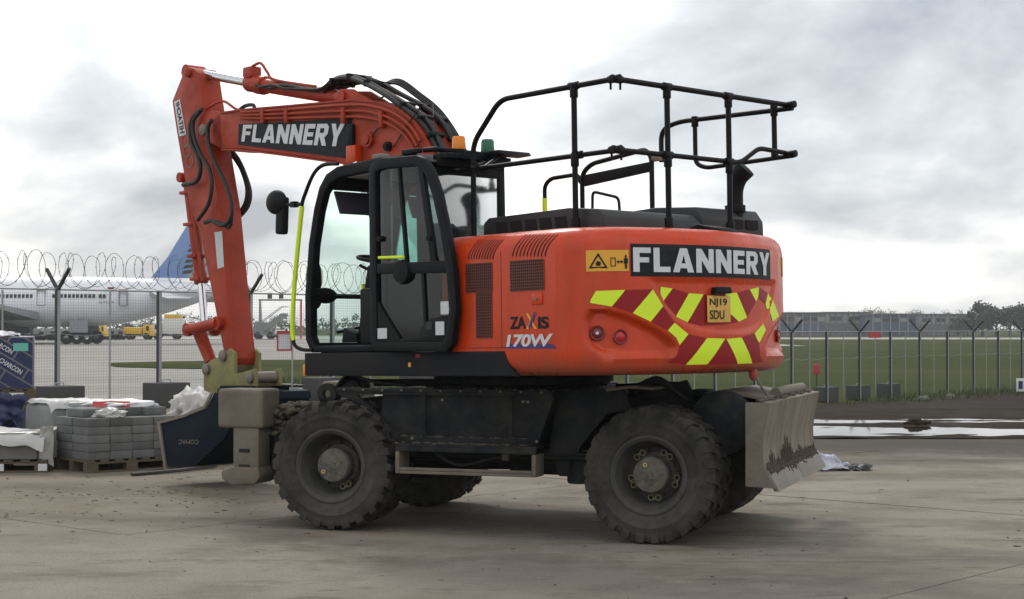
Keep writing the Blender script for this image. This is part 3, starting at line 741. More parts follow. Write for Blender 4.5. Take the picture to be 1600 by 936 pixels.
y0, y1 = CY0+0.076, CY1-0.076
def front_pane(a, b):
    seq = [p for p in OUT if a <= p[1] <= b]
    mb = MB(); 
    for (xa, za), (xb, zb) in zip(seq, seq[1:]):
        mb.add([(xa-0.03,y0,za),(xa-0.03,y1,za),(xb-0.03,y1,zb),(xb-0.03,y0,zb)], [(0,1,2,3)])
    return mb
csub('windscreen', front_pane(1.92, 2.87), GLASS)
csub('lower_windscreen', MB().add([(1.375,y0,1.53),(1.375,y1,1.53),(1.385,y1,1.915),(1.385,y0,1.915)], [(0,1,2,3)]), GLASS)
csub('rear_window', pane([(-0.125,y0,2.20),(-0.125,y1,2.20),(-0.125,y1,2.875),(-0.125,y0,2.875)]), GLASSREAR)
csub('right_window', pane([(-0.075,CY0+0.03,1.86),(1.33,CY0+0.03,1.86),(1.27,CY0+0.03,2.36),(1.13,CY0+0.03,2.80),(0.93,CY0+0.03,2.92),(-0.07,CY0+0.03,2.92)]), GLASS)
csub('quarter_window', pane([(-0.07,CY1-0.035,2.16),(0.325,CY1-0.035,2.16),(0.325,CY1-0.035,2.94),(-0.06,CY1-0.035,2.91)]), GLASSDARK)
# interior
csub('sun_visor', MB().obox((1.10,0.74,2.73),0.02,0.74,0.21, Matrix.Rotation(R(22),4,'Y')), VISOR, bevel=0.004)
csub('seat_base', MB().box(0.22,0.66,0.52,1.00,1.51,1.86), BLACKPLAST, bevel=0.03)
csub('seat_cushion', MB().box(0.16,0.70,0.49,1.03,1.86,1.99), SEATGREY, bevel=0.04)
csub('seat_back', MB().prism([(0.22,1.98),(0.06,1.97),(-0.04,2.58),(0.07,2.60)], 0.51, 1.01), SEATGREY, bevel=0.04)
csub('head_rest', MB().prism([(0.04,2.63),(-0.07,2.63),(-0.08,2.82),(0.02,2.82)], 0.63, 0.90), SEATGREY, bevel=0.03)
csub('steering_column', MB().prism([(1.20,1.51),(0.98,1.51),(0.93,1.95),(0.94,2.17),(1.03,2.20),(1.10,1.95)], 0.68, 0.84), BLACKPLAST, bevel=0.02)
Mw = Matrix.Translation((0.97,0.76,2.24)) @ Matrix.Rotation(R(-12),4,'Y')
sw = MB().lathe([(0.185+0.016*math.cos(a), 0.016*math.sin(a)) for a in [2*math.pi*k/8 for k in range(8)]], (0,0,0), 'z', 32)
for a in (0, 120, 240): sw.tube([(0,0,-0.05),(0.18*math.cos(R(a)),0.18*math.sin(R(a)),0)], 0.012, 6)
csub('steering_wheel', sw.xform(Mw), BLACKPLAST)
csub('control_lever', MB().tube([(0.93,0.74,2.12),(1.10,0.80,2.17),(1.16,0.82,2.20)], 0.014, 6), BLACKPLAST)
csub('console', MB().box(0.20,0.80,0.38,0.48,1.51,2.02).box(0.20,0.80,1.04,1.12,1.51,1.98), BLACKPLAST, bevel=0.03)
csub('pedal', MB().prism([(1.25,1.53),(1.02,1.53),(1.06,1.60),(1.22,1.66)], 0.86, 0.96).prism([(1.25,1.53),(1.02,1.53),(1.06,1.60),(1.22,1.66)], 0.56, 0.64), BLACKPLAST, bevel=0.01)
csub('yellow_grab_tape', MB().box(0.78,0.80,1.08,1.10,1.80,2.02), YELLOWTAPE)
csub('monitor_arm', MB().tube(fillet([(1.33,0.98,1.93),(1.33,0.62,1.93),(1.30,0.62,1.68),(1.32,0.95,1.62)], 0.05, 4), 0.014, 6), RAILBLACK)
csub('wiper', MB().tube([(1.40,1.10,2.55),(1.425,1.12,2.30),(1.435,1.11,2.02)], 0.008, 6), RAILBLACK)
# round mirrors fixed at the right front corner, seen through the screen
for (px, py, rx, rz) in ((494,434,0.06,0.15), (492,466,0.075,0.10)):
    p = HX(px, py, 1.46)
    csub('corner_mirror', MB().ball((1.46,p.y,p.z), 1.0, 16, 10, (0.03, rx, rz)), BLACKPLAST)
csub('dome_console', MB().ball((1.38,HX(508,460,1.38).y,HX(508,462,1.38).z), 1.0, 14, 8, (0.05,0.13,0.07)), BLACKPLAST)

# door, swung right round and latched back along the machine's side
DO = [(0.385,1.52),(0.328,1.452),(-0.545,1.437),(-0.612,1.50),(-0.664,1.76),(-0.640,2.06),(-0.572,2.37),(-0.48,2.68),(-0.39,2.87),(-0.30,2.965),(-0.22,2.995),(0.22,3.012),(0.345,2.985),(0.382,2.92)]
DI = [(0.300,1.545),(0.295,1.525),(-0.49,1.515),(-0.535,1.55),(-0.578,1.76),(-0.555,2.05),(-0.490,2.36),(-0.40,2.66),(-0.325,2.82),(-0.265,2.89),(-0.20,2.912),(0.22,2.925),(0.292,2.91),(0.300,2.88)]
door = up('cab_door', MB().ring(DO, DI, 1.285, 1.345), BLACK, bevel=0.010)
def dsub(n, mb, m, **k): return sub(n, mb, m, door, **k)
dsub('mid_bar', MB().prism([(0.30,2.075),(-0.555,2.05),(-0.535,2.145),(0.30,2.16)], 1.290, 1.340), BLACK, bevel=0.008)
dsub('lower_panel', MB().prism([(0.30,1.52),(0.30,1.86),(0.255,1.80),(0.02,1.545),(0.01,1.52)], 1.295, 1.335), BLACKPLAST, bevel=0.006)
dsub('lower_panel', MB().prism([(0.02,1.52),(0.02,1.545),(-0.20,1.56),(-0.245,1.64),(-0.36,1.70),(-0.50,1.72),(-0.56,1.72),(-0.535,1.55),(-0.49,1.517)], 1.295, 1.335), BLACKPLAST, bevel=0.006)
dsub('window_divider', MB().prism([(-0.045,2.14),(-0.075,2.14),(0.012,2.92),(0.035,2.92)], 1.300, 1.330), BLACK)
dsub('window_divider', MB().prism([(-0.36,2.14),(-0.42,2.14),(-0.27,2.90),(-0.22,2.91)], 1.298, 1.332), BLACK)
dsub('window_divider', MB().prism([(-0.27,1.58),(-0.30,1.58),(-0.27,2.08),(-0.24,2.08)], 1.300, 1.330), BLACK)
dsub('upper_window', pane([(x, 1.315, z) for x, z in [(0.30,2.15),(-0.54,2.13)]+DI[6:]]), GLASSDARK)
dsub('lower_window', pane([(x, 1.315, z) for x, z in [(0.30,1.86),(0.255,1.80),(0.02,1.545),(-0.20,1.56),(-0.245,1.64),(-0.36,1.70),(-0.57,1.72),(-0.575,1.80),(-0.555,2.06),(0.30,2.08)]]), GLASSDARK)
dsub('grab_handle', MB().tube([(0.235,1.365,2.205),(-0.075,1.365,2.195)], 0.013, 8), YELLOWTAPE)
dsub('handle_bracket', MB().box(0.20,0.22,1.33,1.36,2.19,2.215).box(-0.06,-0.04,1.33,1.36,2.185,2.21), RAILBLACK)
dsub('latch_box', MB().lathe([(0.0005,1.33),(0.10,1.33),(0.09,1.36),(0.0005,1.365)], (-0.02,0,2.08), 'y', 20), BLACKPLAST)
for (x, z) in ((0.265,2.36), (-0.35,2.33)): dsub('window_stop', MB().lathe([(0.0005,1.30),(0.03,1.30),(0.025,1.35),(0.0005,1.35)], (x,0,z), 'y', 6), BLACKPLAST)
for (px, py, w, h) in ((597,521,0.115,0.085), (695,481,0.10,0.10), (687,513,0.10,0.105), (670,509,0.07,0.06)):
    p = H(px, py, 1.34)
    dsub('sticker', MB().box(p.x-w/2, p.x+w/2, 1.3355, 1.340, p.z-h/2, p.z+h/2), STICKER if px != 670 else SEATGREY)
_mf = bil([(0.17,1.320,1.80),(-0.10,1.320,1.92),(-0.10,1.320,2.00),(0.17,1.320,1.88)])
dsub('hinge', MB().cyl((0.40,1.27,1.62),(0.40,1.27,1.76),0.022).cyl((0.40,1.27,2.66),(0.40,1.27,2.80),0.022), BLACK)

# guard rail in front of the cab with its mirrors
hp = [H(a, b, 1.30) for a, b in ((528,256),(505,258),(490,272),(478,300),(471,325),(465,390),(459,460),(457,515),(460,538),(472,546),(488,547))]
fr_ = up('cab_front_rail', MB().tube(spline(hp, 5), 0.017, 8), RAILBLACK)
yp = [H(a, b, 1.30) for a, b in ((472,322),(465,390),(459,460),(457,515),(459,532))]
sub('yellow_sleeve', MB().tube(spline(yp, 5), 0.021, 8), YELLOWTAPE, fr_)
a_, b_ = H(472,319,1.30), H(448,320,1.30)
sub('mirror_bracket', MB().tube([a_, b_], 0.016, 8).obox((a_+b_)/2, 0.06,0.05,0.05), RAILBLACK, fr_)
c_ = H(432,316,1.30)
sub('round_mirror', MB().ball(c_, 1.0, 20, 12, (0.135,0.06,0.108)), BLACKPLAST, fr_)
c_ = H(441,337,1.28)
sub('mirror', MB().obox(c_, 0.125,0.07,0.33, Matrix.Rotation(R(-4),4,'Y')), BLACKPLAST, fr_, bevel=0.03, segs=3)
# roof fittings: rear guard bar, beacons, lamp
rb = up('roof_bar', MB().tube(fillet([(-0.10,1.16,3.06),(-0.22,1.14,3.06),(-0.22,0.36,3.05),(-0.10,0.34,3.05)], 0.05, 4), 0.022, 8)
        .box(-0.34,-0.14,0.42,1.10,2.985,3.025).box(-0.24,-0.20,0.40,1.12,2.93,3.0), BLACK, bevel=0.004)
sub('roof_guard', MB().prism([(-0.36,3.025),(-0.52,3.03),(-0.50,3.06),(-0.30,3.055)], 0.36, 0.72), BLACK, rb, bevel=0.006)
sub('guard_strut', MB().tube([(-0.30,0.52,3.03),(-0.46,0.98,2.89)], 0.016, 8).tube([(-0.40,0.60,3.03),(-0.55,0.92,2.90)], 0.014, 8), RAILBLACK, rb)
sub('rail_end', MB().box(-0.10,0.10,CY1-0.05,CY1+0.01,3.035,3.075), BLACKPLAST, rb, bevel=0.012)
def beacon(px, m, y_):
    p = HX(px, 236, -0.22)
    o = up('beacon', MB().lathe([(0.0005,3.02),(0.055,3.02),(0.058,3.065),(0.05,3.075),(0.0005,3.075)], (-0.22,p.y,0), 'z', 24), BLACKPLAST)
    sub('beacon_lens', MB().lathe([(0.0005,3.075),(0.056,3.075),(0.058,3.09),(0.053,3.165),(0.046,3.18),(0.0005,3.184)], (-0.22,p.y,0), 'z', 24), m, o)
beacon(717, AMBER, 0); beacon(762, GREENLENS, 0)
up('roof_lamp', MB().box(0.40,0.52,1.10,1.20,3.035,3.08), STEELEDGE, bevel=0.01)
ant = H(677,188,0.0); up('aerial', MB().tube([(ant.x,0.0,ant.z-0.15),(ant.x,0.0,ant.z+0.16)], 0.004, 6), STEELEDGE)

# ---------------- boom
BY = 0.18
top_px = [(331,188),(345,177),(380,172),(450,166),(551,157),(590,160),(622,171),(648,191),(664,216)]
bot_px = [(523,252),(489,247),(430,239),(372,232),(347,232),(334,226)]
BT = polyH(top_px, BY); BB = polyH(bot_px, BY)
boom_poly = BT + [(0.80,3.02),(0.50,2.52),(0.17,1.95),(0.02,1.72),(0.10,1.58),(0.30,1.55),(0.55,1.72),(1.05,2.25),(1.55,2.80),(1.95,3.12)] + BB
boom = up('boom', MB().prism(boom_poly, -BY, BY), ORANGE_BACKLIT, bevel=0.008)
flT = [(x, z) for x, z in BT] + [(0.80,3.02)]
def strip(pts, off, th, ya, yb):
    mb = MB()
    q = [Vector((x, z)) for x, z in pts]
    for a, b in zip(q, q[1:]):
        n = Vector((-(b-a).y, (b-a).x)).normalized()
        if n.y < 0: n = -n
        A, B, C_, D = a+n*off, b+n*off, b+n*(off+th), a+n*(off+th)
        mb.add([(A.x,ya,A.y),(B.x,ya,B.y),(C_.x,ya,C_.y),(D.x,ya,D.y),(A.x,yb,A.y),(B.x,yb,B.y),(C_.x,yb,C_.y),(D.x,yb,D.y)],
               [(0,1,2,3),(7,6,5,4),(0,4,5,1),(1,5,6,2),(2,6,7,3),(3,7,4,0)])
    return mb
sub('top_flange', strip(flT[1:], -0.004, 0.016, -BY-0.014, BY+0.014), ORANGE_BACKLIT, boom)
sub('bottom_flange', strip(BB[:-1], -0.020, 0.016, -BY-0.014, BY+0.014), ORANGE_BACKLIT, boom)
for off, yy in ((0.045, BY+0.03), (0.10, BY+0.03), (0.155, BY+0.028)):
    pts = []
    for i, (x, z) in enumerate(BT[2:]):
        q = BT[2:]; a, b = Vector(q[max(i-1,0)]), Vector(q[min(i+1,len(q)-1)])
        n = Vector((-(b-a).y, (b-a).x)).normalized(); n = n if n.y > 0 else -n
        w = off*(0.55+0.45*min(1, i/2)); pts.append((x-n.x*w, yy, z-n.y*w))
    sub('hydraulic_pipe', MB().tube(spline(pts, 4), 0.014, 8), ORANGE_BACKLIT, boom)
for px in (415, 452, 541, 600):
    p = H(px, 172 if px < 590 else 178, BY); sub('pipe_clamp', MB().box(p.x-0.025,p.x+0.025,BY,BY+0.052,p.z-0.13,p.z+0.02), ORANGE_BACKLIT, boom, bevel=0.006)
_bq = [H(a, b, BY+0.006) for a, b in ((372,226),(546,248),(550,185),(373,194))]
sub('name_board', MB().add(_bq + [p-Vector((0,0.006,0)) for p in _bq], [(0,1,2,3),(7,6,5,4),(0,4,5,1),(1,5,6,2),(2,6,7,3),(3,7,4,0)]), SIGNBLACK, boom)
_lq = [H(a, b, BY+0.010) for a, b in ((377,221),(532,229),(539,193),(380,195))]
_lf = bil(_lq)
sub('lettering', block_text('FLANNERY', lambda a, b: _lf(a, b)), SIGNWHITE, boom)
for (px, py, r_) in ((577,218,0.075), (608,229,0.045)):
    p = H(px, py, BY); sub('pin_boss', MB().lathe([(0.0005,-0.0),(r_,0.0),(r_,0.035),(r_*0.62,0.035),(r_*0.62,0.055),(0.0005,0.055)], (p.x,BY,p.z), 'y', 20), ORANGE_BACKLIT if px == 577 else BLACKPLAST, boom)
p = H(559,238,BY); sub('boom_lamp', MB().box(p.x-0.07,p.x+0.07,BY,BY+0.09,p.z-0.10,p.z+0.06), ORANGE, boom, bevel=0.015)
p = H(551,214,BY); sub('lamp_bracket', MB().box(p.x-0.05,p.x+0.04,BY,BY+0.05,p.z-0.10,p.z+0.12), BLACKPLAST, boom, bevel=0.02)
for pts in (((655,170),(640,190),(615,230)), ((596,195),(585,207),(578,222))):
    sub('grease_line', MB().tube(spline([H(a, b, BY+0.02) for a, b in pts], 6), 0.007, 6), HOSE, boom)
# fork plates that carry the arm
hg = H(319, 203, BY)
tip = polyH([(345,177),(332,172),(318,180),(310,193),(309,207),(316,218),(332,225),(347,231)], BY)
for s in (1, -1):
    sub('boom_fork', MB().prism(tip, s*BY-0.045 if s > 0 else -BY, BY if s > 0 else -BY+0.045), ORANGE_BACKLIT, boom, bevel=0.006)
sub('fork_pin', MB().lathe([(0.0005,-BY-0.03),(0.06,-BY-0.03),(0.06,BY+0.03),(0.03,BY+0.045),(0.0005,BY+0.045)], (hg.x,0,hg.z), 'y', 18), STEELEDGE, boom)
# boom lift cylinders
for y in (0.245, -0.245):
    c1 = up('boom_cylinder', MB().cyl((1.05,y,1.50),(1.62,y,2.55),0.060), ORANGE_BACKLIT)
    sub('cylinder_rod', MB().cyl((1.60,y,2.52),(1.92,y,3.20),0.036), CHROME, c1)
# ---------------- arm
AY = 0.135
arm_px = [(288,110),(294,106),(303,107),(309,114),(316,160),(326,225),(343,330),(356,470),(366,560),(364,571),(352,562),(341,505),(330,450),(312,362),(296,322),(284,252),(276,205),(269,158)]
arm = up('arm', MB().prism(polyH(arm_px, AY), -AY, AY), ORANGE_BACKLIT, bevel=0.008)
pt = H(296,113,AY); sub('arm_pin', MB().lathe([(0.0005,-AY-0.04),(0.055,-AY-0.04),(0.055,AY+0.03),(0.03,AY+0.045),(0.0005,AY+0.045)], (pt.x,0,pt.z), 'y', 16), ORANGE_BACKLIT, arm)
_aq = [H(a, b, AY+0.004) for a, b in ((280,213),(291,211),(281,155),(272,159))]
sub('maker_label', MB().add(_aq, [(0,1,2,3)]), SIGNWHITE, arm)
_al = [H(a, b, AY+0.006) for a, b in ((281.0,209),(275,162),(279.5,158),(289,207))]
_alf = bil(_al)
sub('lettering', text_on('HITACHI', lambda a, b: _alf(a, b), 0.03), SIGNBLACK, arm)
for (px, py) in ((289,220),(292,236),(296,252)):
    p = H(px, py, AY+0.004)
    sub('emblem_ring', MB().lathe([(0.060,0),(0.072,0),(0.072,0.004),(0.060,0.004)], (p.x,AY,p.z), 'y', 20), STEELEDGE, arm)
_st = [H(a, b, AY+0.004) for a, b in ((340,420),(350,417),(347,361),(335,363))]
sub('data_label', MB().add(_st, [(0,1,2,3)]), STICKER, arm)
# bucket cylinder, rocker and link
b0, b1, b2 = H(294,278,0.0), H(314,440,0.0), H(320,512,0.0)
bc = up('bucket_cylinder', MB().cyl(b0, b1, 0.062), ORANGE_BACKLIT)
sub('cylinder_rod', MB().cyl(b1-(b1-b0).normalized()*0.05, b2, 0.038), CHROME, bc)
sub('cylinder_head', MB().cyl(b1-(b1-b0).normalized()*0.10, b1+(b1-b0).normalized()*0.02, 0.074), ORANGE_BACKLIT, bc, bevel=0.01)
sub('cylinder_eye', MB().lathe([(0.0005,-0.12),(0.055,-0.10),(0.055,0.12),(0.0005,0.12)], (b0.x,0,b0.z), 'y', 16), ORANGE_BACKLIT, bc, bevel=0.01)
for dx in (0.075, 0.11):
    pa, pb = H(296,296,0.07), H(316,440,0.07)
    sub('cylinder_pipe', MB().tube([pa+Vector((-dx+0.05,dx*0.3,0)), pb+Vector((-dx+0.05,dx*0.3,0))], 0.012, 6), ORANGE_BACKLIT, bc)
for py in (300, 350, 400, 436):
    t = (py-276)/(440-276); q = b0.lerp(b1, t)
    sub('pipe_clamp', MB().obox(q, 0.17,0.17,0.035), ORANGE_BACKLIT, bc, bevel=0.006)
r0, r1 = H(302,515,0.10), H(349,505,0.10)
for y in (0.165, -0.165):
    rk = up('rocker_arm', MB().tube([(r0.x,y,r0.z),(r1.x,y,r1.z)], [0.055,0.06], 12), ORANGE_BACKLIT, bevel=0.0)
    [sub('rocker_pin', MB().lathe([(0.0005,y-0.03),(0.07,y-0.03),(0.07,y+0.03),(0.0005,y+0.03)], (q_.x,0,q_.z), 'y', 16), ORANGE_BACKLIT, rk) for q_ in (r0, r1)]
l0, l1 = H(310,516,0.0), H(330,566,0.0)
up('bucket_link', MB().tube([l0, l1], [0.075,0.065], 10), ORANGE_BACKLIT)
# quick hitch
HP = polyH([(318,572),(330,562),(347,556),(358,544),(366,552),(366,585),(398,576),(399,604),(372,606),(352,604),(338,618),(318,610)], 0.17)
hitch = up('quick_hitch', MB().prism(HP, 0.13, 0.17).prism(HP, -0.17, -0.13).box(HP[-1][0]-0.45, HP[-1][0]-0.12, -0.13, 0.13, 1.02, 1.12), HITCHYEL, bevel=0.008)
for (px, py) in ((324,577),(350,556),(392,590)):
    p = H(px, py, 0.17); sub('hitch_pin', MB().lathe([(0.0005,-0.20),(0.058,-0.20),(0.058,0.20),(0.03,0.215),(0.0005,0.215)], (p.x,0,p.z), 'y', 16), STEELEDGE, hitch, bevel=0.0)
# bucket
BK = 0.46
prof = [(4.97,0.72),(4.86,0.28),(4.30,0.31),(3.78,0.60),(3.60,0.84),(3.60,1.02)]
side = [(4.97,0.72),(4.86,0.28),(4.30,0.31),(3.78,0.60),(3.60,0.84),(3.60,1.02),(3.95,1.06),(4.10,0.90),(4.50,0.80)]
bk = up('bucket', MB().prism(side, BK-0.03, BK).prism(side, -BK, -BK+0.03), BUCKETBLUE, bevel=0.006)
sub('bucket_shell', strip(prof[1:], -0.0, 0.022, -BK+0.03, BK-0.03), BUCKETBLUE, bk)
sub('cutting_edge', MB().prism([(5.00,0.74),(4.87,0.255),(4.83,0.255),(4.95,0.74)], -BK-0.02, BK+0.02), STEELEDGE, bk, bevel=0.006)
sub('top_rail', MB().prism([(3.52,0.98),(3.95,1.03),(3.95,1.10),(3.54,1.06)], -BK+0.03, BK-0.03), BUCKETBLUE, bk, bevel=0.01)
sub('rim_strip', MB().prism([(4.97,0.72),(4.50,0.80),(4.10,0.90),(3.97,1.04),(4.0,1.06),(4.12,0.925),(4.51,0.825),(4.98,0.745)], BK, BK+0.018), STEELEDGE, bk)
ears = [(4.20,1.12),(3.62,1.12),(3.66,0.95),(4.12,0.86),(4.24,0.98)]
sub('bucket_ear', MB().prism(ears, 0.19, 0.23).prism(ears, -0.23, -0.19), BUCKETBLUE, bk, bevel=0.008)
_bf = bil([H(a, b, BK+0.004) for a, b in ((279,694),(310,694),(310,687),(279,687))])
sub('lettering', text_on('COMAC', lambda a, b: _bf(1-a, 1-b), 0.0), STEELEDGE, bk)
# ---------------- arm cylinder on top of the boom
q0, q1, q2 = H(303,113,0.0), H(392,130,0.0), H(556,157,0.0)
d_ = (q2-q1).normalized()
ac = up('arm_cylinder', MB().cyl(q1, q2, 0.072, None, 18), ORANGE_BACKLIT)
sub('cylinder_rod', MB().cyl(q0, q1+d_*0.05, 0.046, None, 16), CHROME, ac)
sub('cylinder_head', MB().cyl(q1-d_*0.03, q1+d_*0.17, 0.092, None, 16).cyl(q1+d_*0.10, q1+d_*0.26, 0.10, None, 10), ORANGE_BACKLIT, ac, bevel=0.012)
sub('head_valve', MB().obox(q1+Vector((-0.05,0.02,0.10)),0.16,0.14,0.12), ORANGE_BACKLIT, ac, bevel=0.03)
sub('cylinder_pipe', MB().tube(spline([q1+Vector((-0.08,0.05,0.15)),q1+Vector((-0.24,0.05,0.17)),q1+Vector((-0.36,0.05,0.06)),q1+d_*0.50+Vector((0,0.05,0.075)),q1+d_*1.2+Vector((0,0.06,0.075))], 6), 0.015, 8), ORANGE_BACKLIT, ac)
sub('rod_eye', MB().lathe([(0.0005,-0.11),(0.075,-0.11),(0.075,0.11),(0.0005,0.11)], (q0.x,0,q0.z), 'y', 16), ORANGE_BACKLIT, ac)
brp = polyH([(540,163),(536,150),(548,141),(566,141),(600,162)], 0.0)
sub('cylinder_bracket', MB().prism(brp, 0.09, 0.125).prism(brp, -0.125, -0.09), ORANGE_BACKLIT, boom, bevel=0.006)
sub('bracket_pin', MB().lathe([(0.0005,-0.14),(0.05,-0.14),(0.05,0.15),(0.0005,0.15)], (H(552,152,0).x,0,H(552,152,0).z), 'y', 14), ORANGE_BACKLIT, boom)
# ---------------- hoses
def hose(pts, r=0.016, par=None, n=7):
    mb = MB().tube(spline(pts, 6), r, 8)
    return sub('hose', mb, HOSE, par) if par else up('hose', mb, HOSE)
hose([H(a, b, 0.20) for a, b in ((316,171),(303,181),(297,200),(300,226),(310,246),(313,267),(306,284),(286,289))], 0.024, arm)
hose([H(a, b, 0.22) for a, b in ((312,175),(302,190),(303,214),(314,243),(326,262),(331,285),(326,318),(309,344))], 0.022, arm)
hose([H(a, b, 0.24) for a, b in ((331,187),(325,200),(326,225),(336,255),(352,286),(362,318),(360,342),(347,352),(332,345),(320,348))], 0.022, arm)
hose([H(a, b, 0.22) for a, b in ((334,345),(348,350),(357,356),(362,345),(361,325))], 0.018, arm)
hose([H(a, b, -0.20) for a, b in ((355,228),(372,248),(384,275),(391,302),(386,325),(368,344))], 0.022, arm)
hose([H(a, b, -0.20) for a, b in ((350,228),(368,250),(379,270),(386,297),(381,322),(362,344))], 0.020, arm)
BTO = []
_bq2 = [Vector(p) for p in BT[4:]] + [Vector((0.80,3.02)), Vector((0.50,2.52)), Vector((0.25,2.08))]
for i, p_ in enumerate(_bq2):
    a_, b_ = _bq2[max(i-1,0)], _bq2[min(i+1,len(_bq2)-1)]; n_ = Vector((-(b_-a_).y, (b_-a_).x)).normalized()
    if n_.y < 0: n_ = -n_
    BTO.append((p_, n_))
for k in range(7):
    y = (0.145,0.105,0.062,0.022,-0.085,-0.125,-0.160)[k]; o_ = 0.030+0.016*((k*5) % 3)
    ztop = 0.02*math.sin(k*1.9)
    pts = [(2.62,y*0.5,3.97), (2.46,y*0.7,4.05+ztop), (2.20,y*0.8,4.05+ztop), (1.90,y*0.9,3.95+ztop), (1.62,y,3.82+ztop*0.6)]
    pts += [(p_.x+n_.x*o_, y+0.01*math.sin(k+i*2.3), p_.y+n_.y*o_) for i, (p_, n_) in enumerate(BTO[2:])]
    hose(pts, 0.019 if k % 2 else 0.023, boom)
for k in range(3):
    y = -0.17-0.012*k
    hose([(2.05,y,3.99),(1.80,y,3.97+0.02*k),(1.50,y,3.80+0.02*k),(1.22,y,3.62+0.015*k)]+[(p_.x+n_.x*0.05,y,p_.y+n_.y*0.05) for p_, n_ in BTO[4:]], 0.015, boom)
hose([H(589,156,0.12),H(606,150,0.12),H(622,158,0.10)], 0.008, boom)
hose([H(a, b, 0.09) for a, b in ((400,133),(420,138),(440,133),(460,135),(480,140),(500,141),(515,132),(530,129))], 0.016, boom)
hose([H(a, b, 0.11) for a, b in ((404,137),(425,133),(445,138),(470,139),(498,139),(512,131))], 0.013, boom)
for px, py in ((322,172),(345,168)): pass
for dy in (0.02, 0.10):
    hosep = [H(a, b, dy) for a, b in ((322,170),(340,160),(352,159),(368,170),(382,174))]
    sub('hydraulic_pipe', MB().tube(spline(hosep, 6), 0.014, 8), ORANGE_BACKLIT, boom)
hose([H(a, b, 0.0) for a, b in ((370,176),(382,166),(395,164),(398,170))], 0.02, boom)
for (x, z) in ((2.42,4.04),(2.16,4.05),(1.90,3.96)):
    sub('hose_clamp', MB().box(x-0.02,x+0.02,-0.15,0.15,z-0.035,z+0.035), BLACKPLAST, boom, bevel=0.01)
for i in (2, 3, 4):
    p_, n_ = BTO[i]; c_ = p_+n_*0.045; ang = math.atan2(n_.x, n_.y)
    sub('hose_clamp', MB().obox((c_.x,0.085,c_.y), 0.045, 0.17, 0.075, Matrix.Rotation(ang,4,'Y')), BLACKPLAST, boom, bevel=0.01); sub('hose_clamp', MB().obox((c_.x,-0.125,c_.y), 0.045, 0.11, 0.075, Matrix.Rotation(ang,4,'Y')), BLACKPLAST, boom, bevel=0.01)
# ---------------- undercarriage
TR = 0.525
def tyre_mesh(lugs=26, depth=0.024, seed=1):
    rnd = random.Random(seed)
    mb = MB()
    pr = [(0.262,0.095),(0.285,0.118),(0.300,0.127),(0.306,0.124),(0.312,0.130),(0.35,0.1395),(0.385,0.142),(0.389,0.1445),(0.399,0.1445),(0.403,0.141),(0.445,0.135),(0.485,0.118),(TR-depth,0.10),(TR-depth,-0.10),(0.485,-0.118),(0.445,-0.135),(0.39,-0.142),(0.33,-0.136),(0.285,-0.118),(0.262,-0.095),(0.27,0.0)]
    mb.lathe(pr, (0,0,0), 'y', 72)
    for s in (1, -1):
        for k in range(lugs):
            a0 = 2*math.pi*(k + (0.5 if s < 0 else 0))/lugs + rnd.uniform(-0.008, 0.008)
            w = 0.55*2*math.pi/lugs*(1+rnd.uniform(-.12,.12)); top = TR - rnd.uniform(0, 0.004)
            sk_ = 0.10
            sec = [(top, 0.0), (top, 0.085), (top-0.012, 0.120), (0.470, 0.1395), (0.440, 0.1405)]
            base = [(TR-depth-0.01, 0.0), (TR-depth-0.01, 0.085), (TR-depth-0.022, 0.105), (0.462, 0.122), (0.440, 0.128)]
            vs = []
            for (r1, h1), (r0, h0) in zip(sec, base):
                dsk = sk_*(0.11-h1)
                for (r_, h_, da) in ((r1, h1, -w/2*0.86), (r1, h1, w/2*0.86), (r0, h0, w/2), (r0, h0, -w/2)):
                    a = a0 + da + dsk*6*(1 if s > 0 else 1)
                    vs.append((r_*math.cos(a), s*h_, r_*math.sin(a)))
            fs = []
            for i in range(4):
                for q in range(4): fs.append((i*4+q, i*4+(q+1)%4, i*4+4+(q+1)%4, i*4+4+q))
            fs += [(0,1,2,3), (16,17,18,19)]
            mb.add(vs, fs)
    return mb.mesh('tyre', 0, 35)
tyre_front = tyre_mesh(24, 0.040, 3); tyre_rear = tyre_mesh(26, 0.020, 5)
rim_me = MB().lathe([(0.255,0.10),(0.285,0.112),(0.302,0.120),(0.300,0.132),(0.286,0.134),(0.262,0.118),(0.252,0.09),(0.240,0.05),(0.228,-0.03),(0.20,-0.075),(0.15,-0.09),(0.10,-0.09),(0.10,-0.11),(0.21,-0.10),(0.25,-0.04)], (0,0,0), 'y', 48).mesh('wheel', 0, 35)
rim_in = MB().lathe([(0.255,0.10),(0.30,0.12),(0.29,0.13),(0.25,0.10),(0.235,0.0),(0.25,-0.10),(0.30,-0.13),(0.27,-0.12)], (0,0,0), 'y', 32).mesh('inner_rim', 0, 35)
_h = MB().lathe([(0.0005,0.085),(0.105,0.085),(0.128,0.078),(0.138,0.062),(0.140,0.03),(0.138,-0.05),(0.165,-0.07),(0.165,-0.085),(0.0005,-0.085)], (0,0,0), 'y', 32)
for k in range(11):
    a = random.uniform(0, 6.28); r_ = random.uniform(0.02, 0.10)
    _h.ball((r_*math.cos(a), 0.084, r_*math.sin(a)), 0.016, 8, 5, (1, 0.5, 1))
hub_me = _h.mesh('hub', 0, 40)
cap_me = MB().lathe([(0.008,0.088),(0.017,0.088),(0.017,0.100),(0.008,0.100)], (0,0,0), 'y', 12).mesh('hub_plug', 0, 40)
def nuts_me():
    mb = MB()
    for k in range(10):
        a = 2*math.pi*k/10
        mb.lathe([(0.0005,-0.085),(0.019,-0.085),(0.019,-0.045),(0.0005,-0.045)], (0.185*math.cos(a),0,0.185*math.sin(a)), 'y', 8)
    return mb
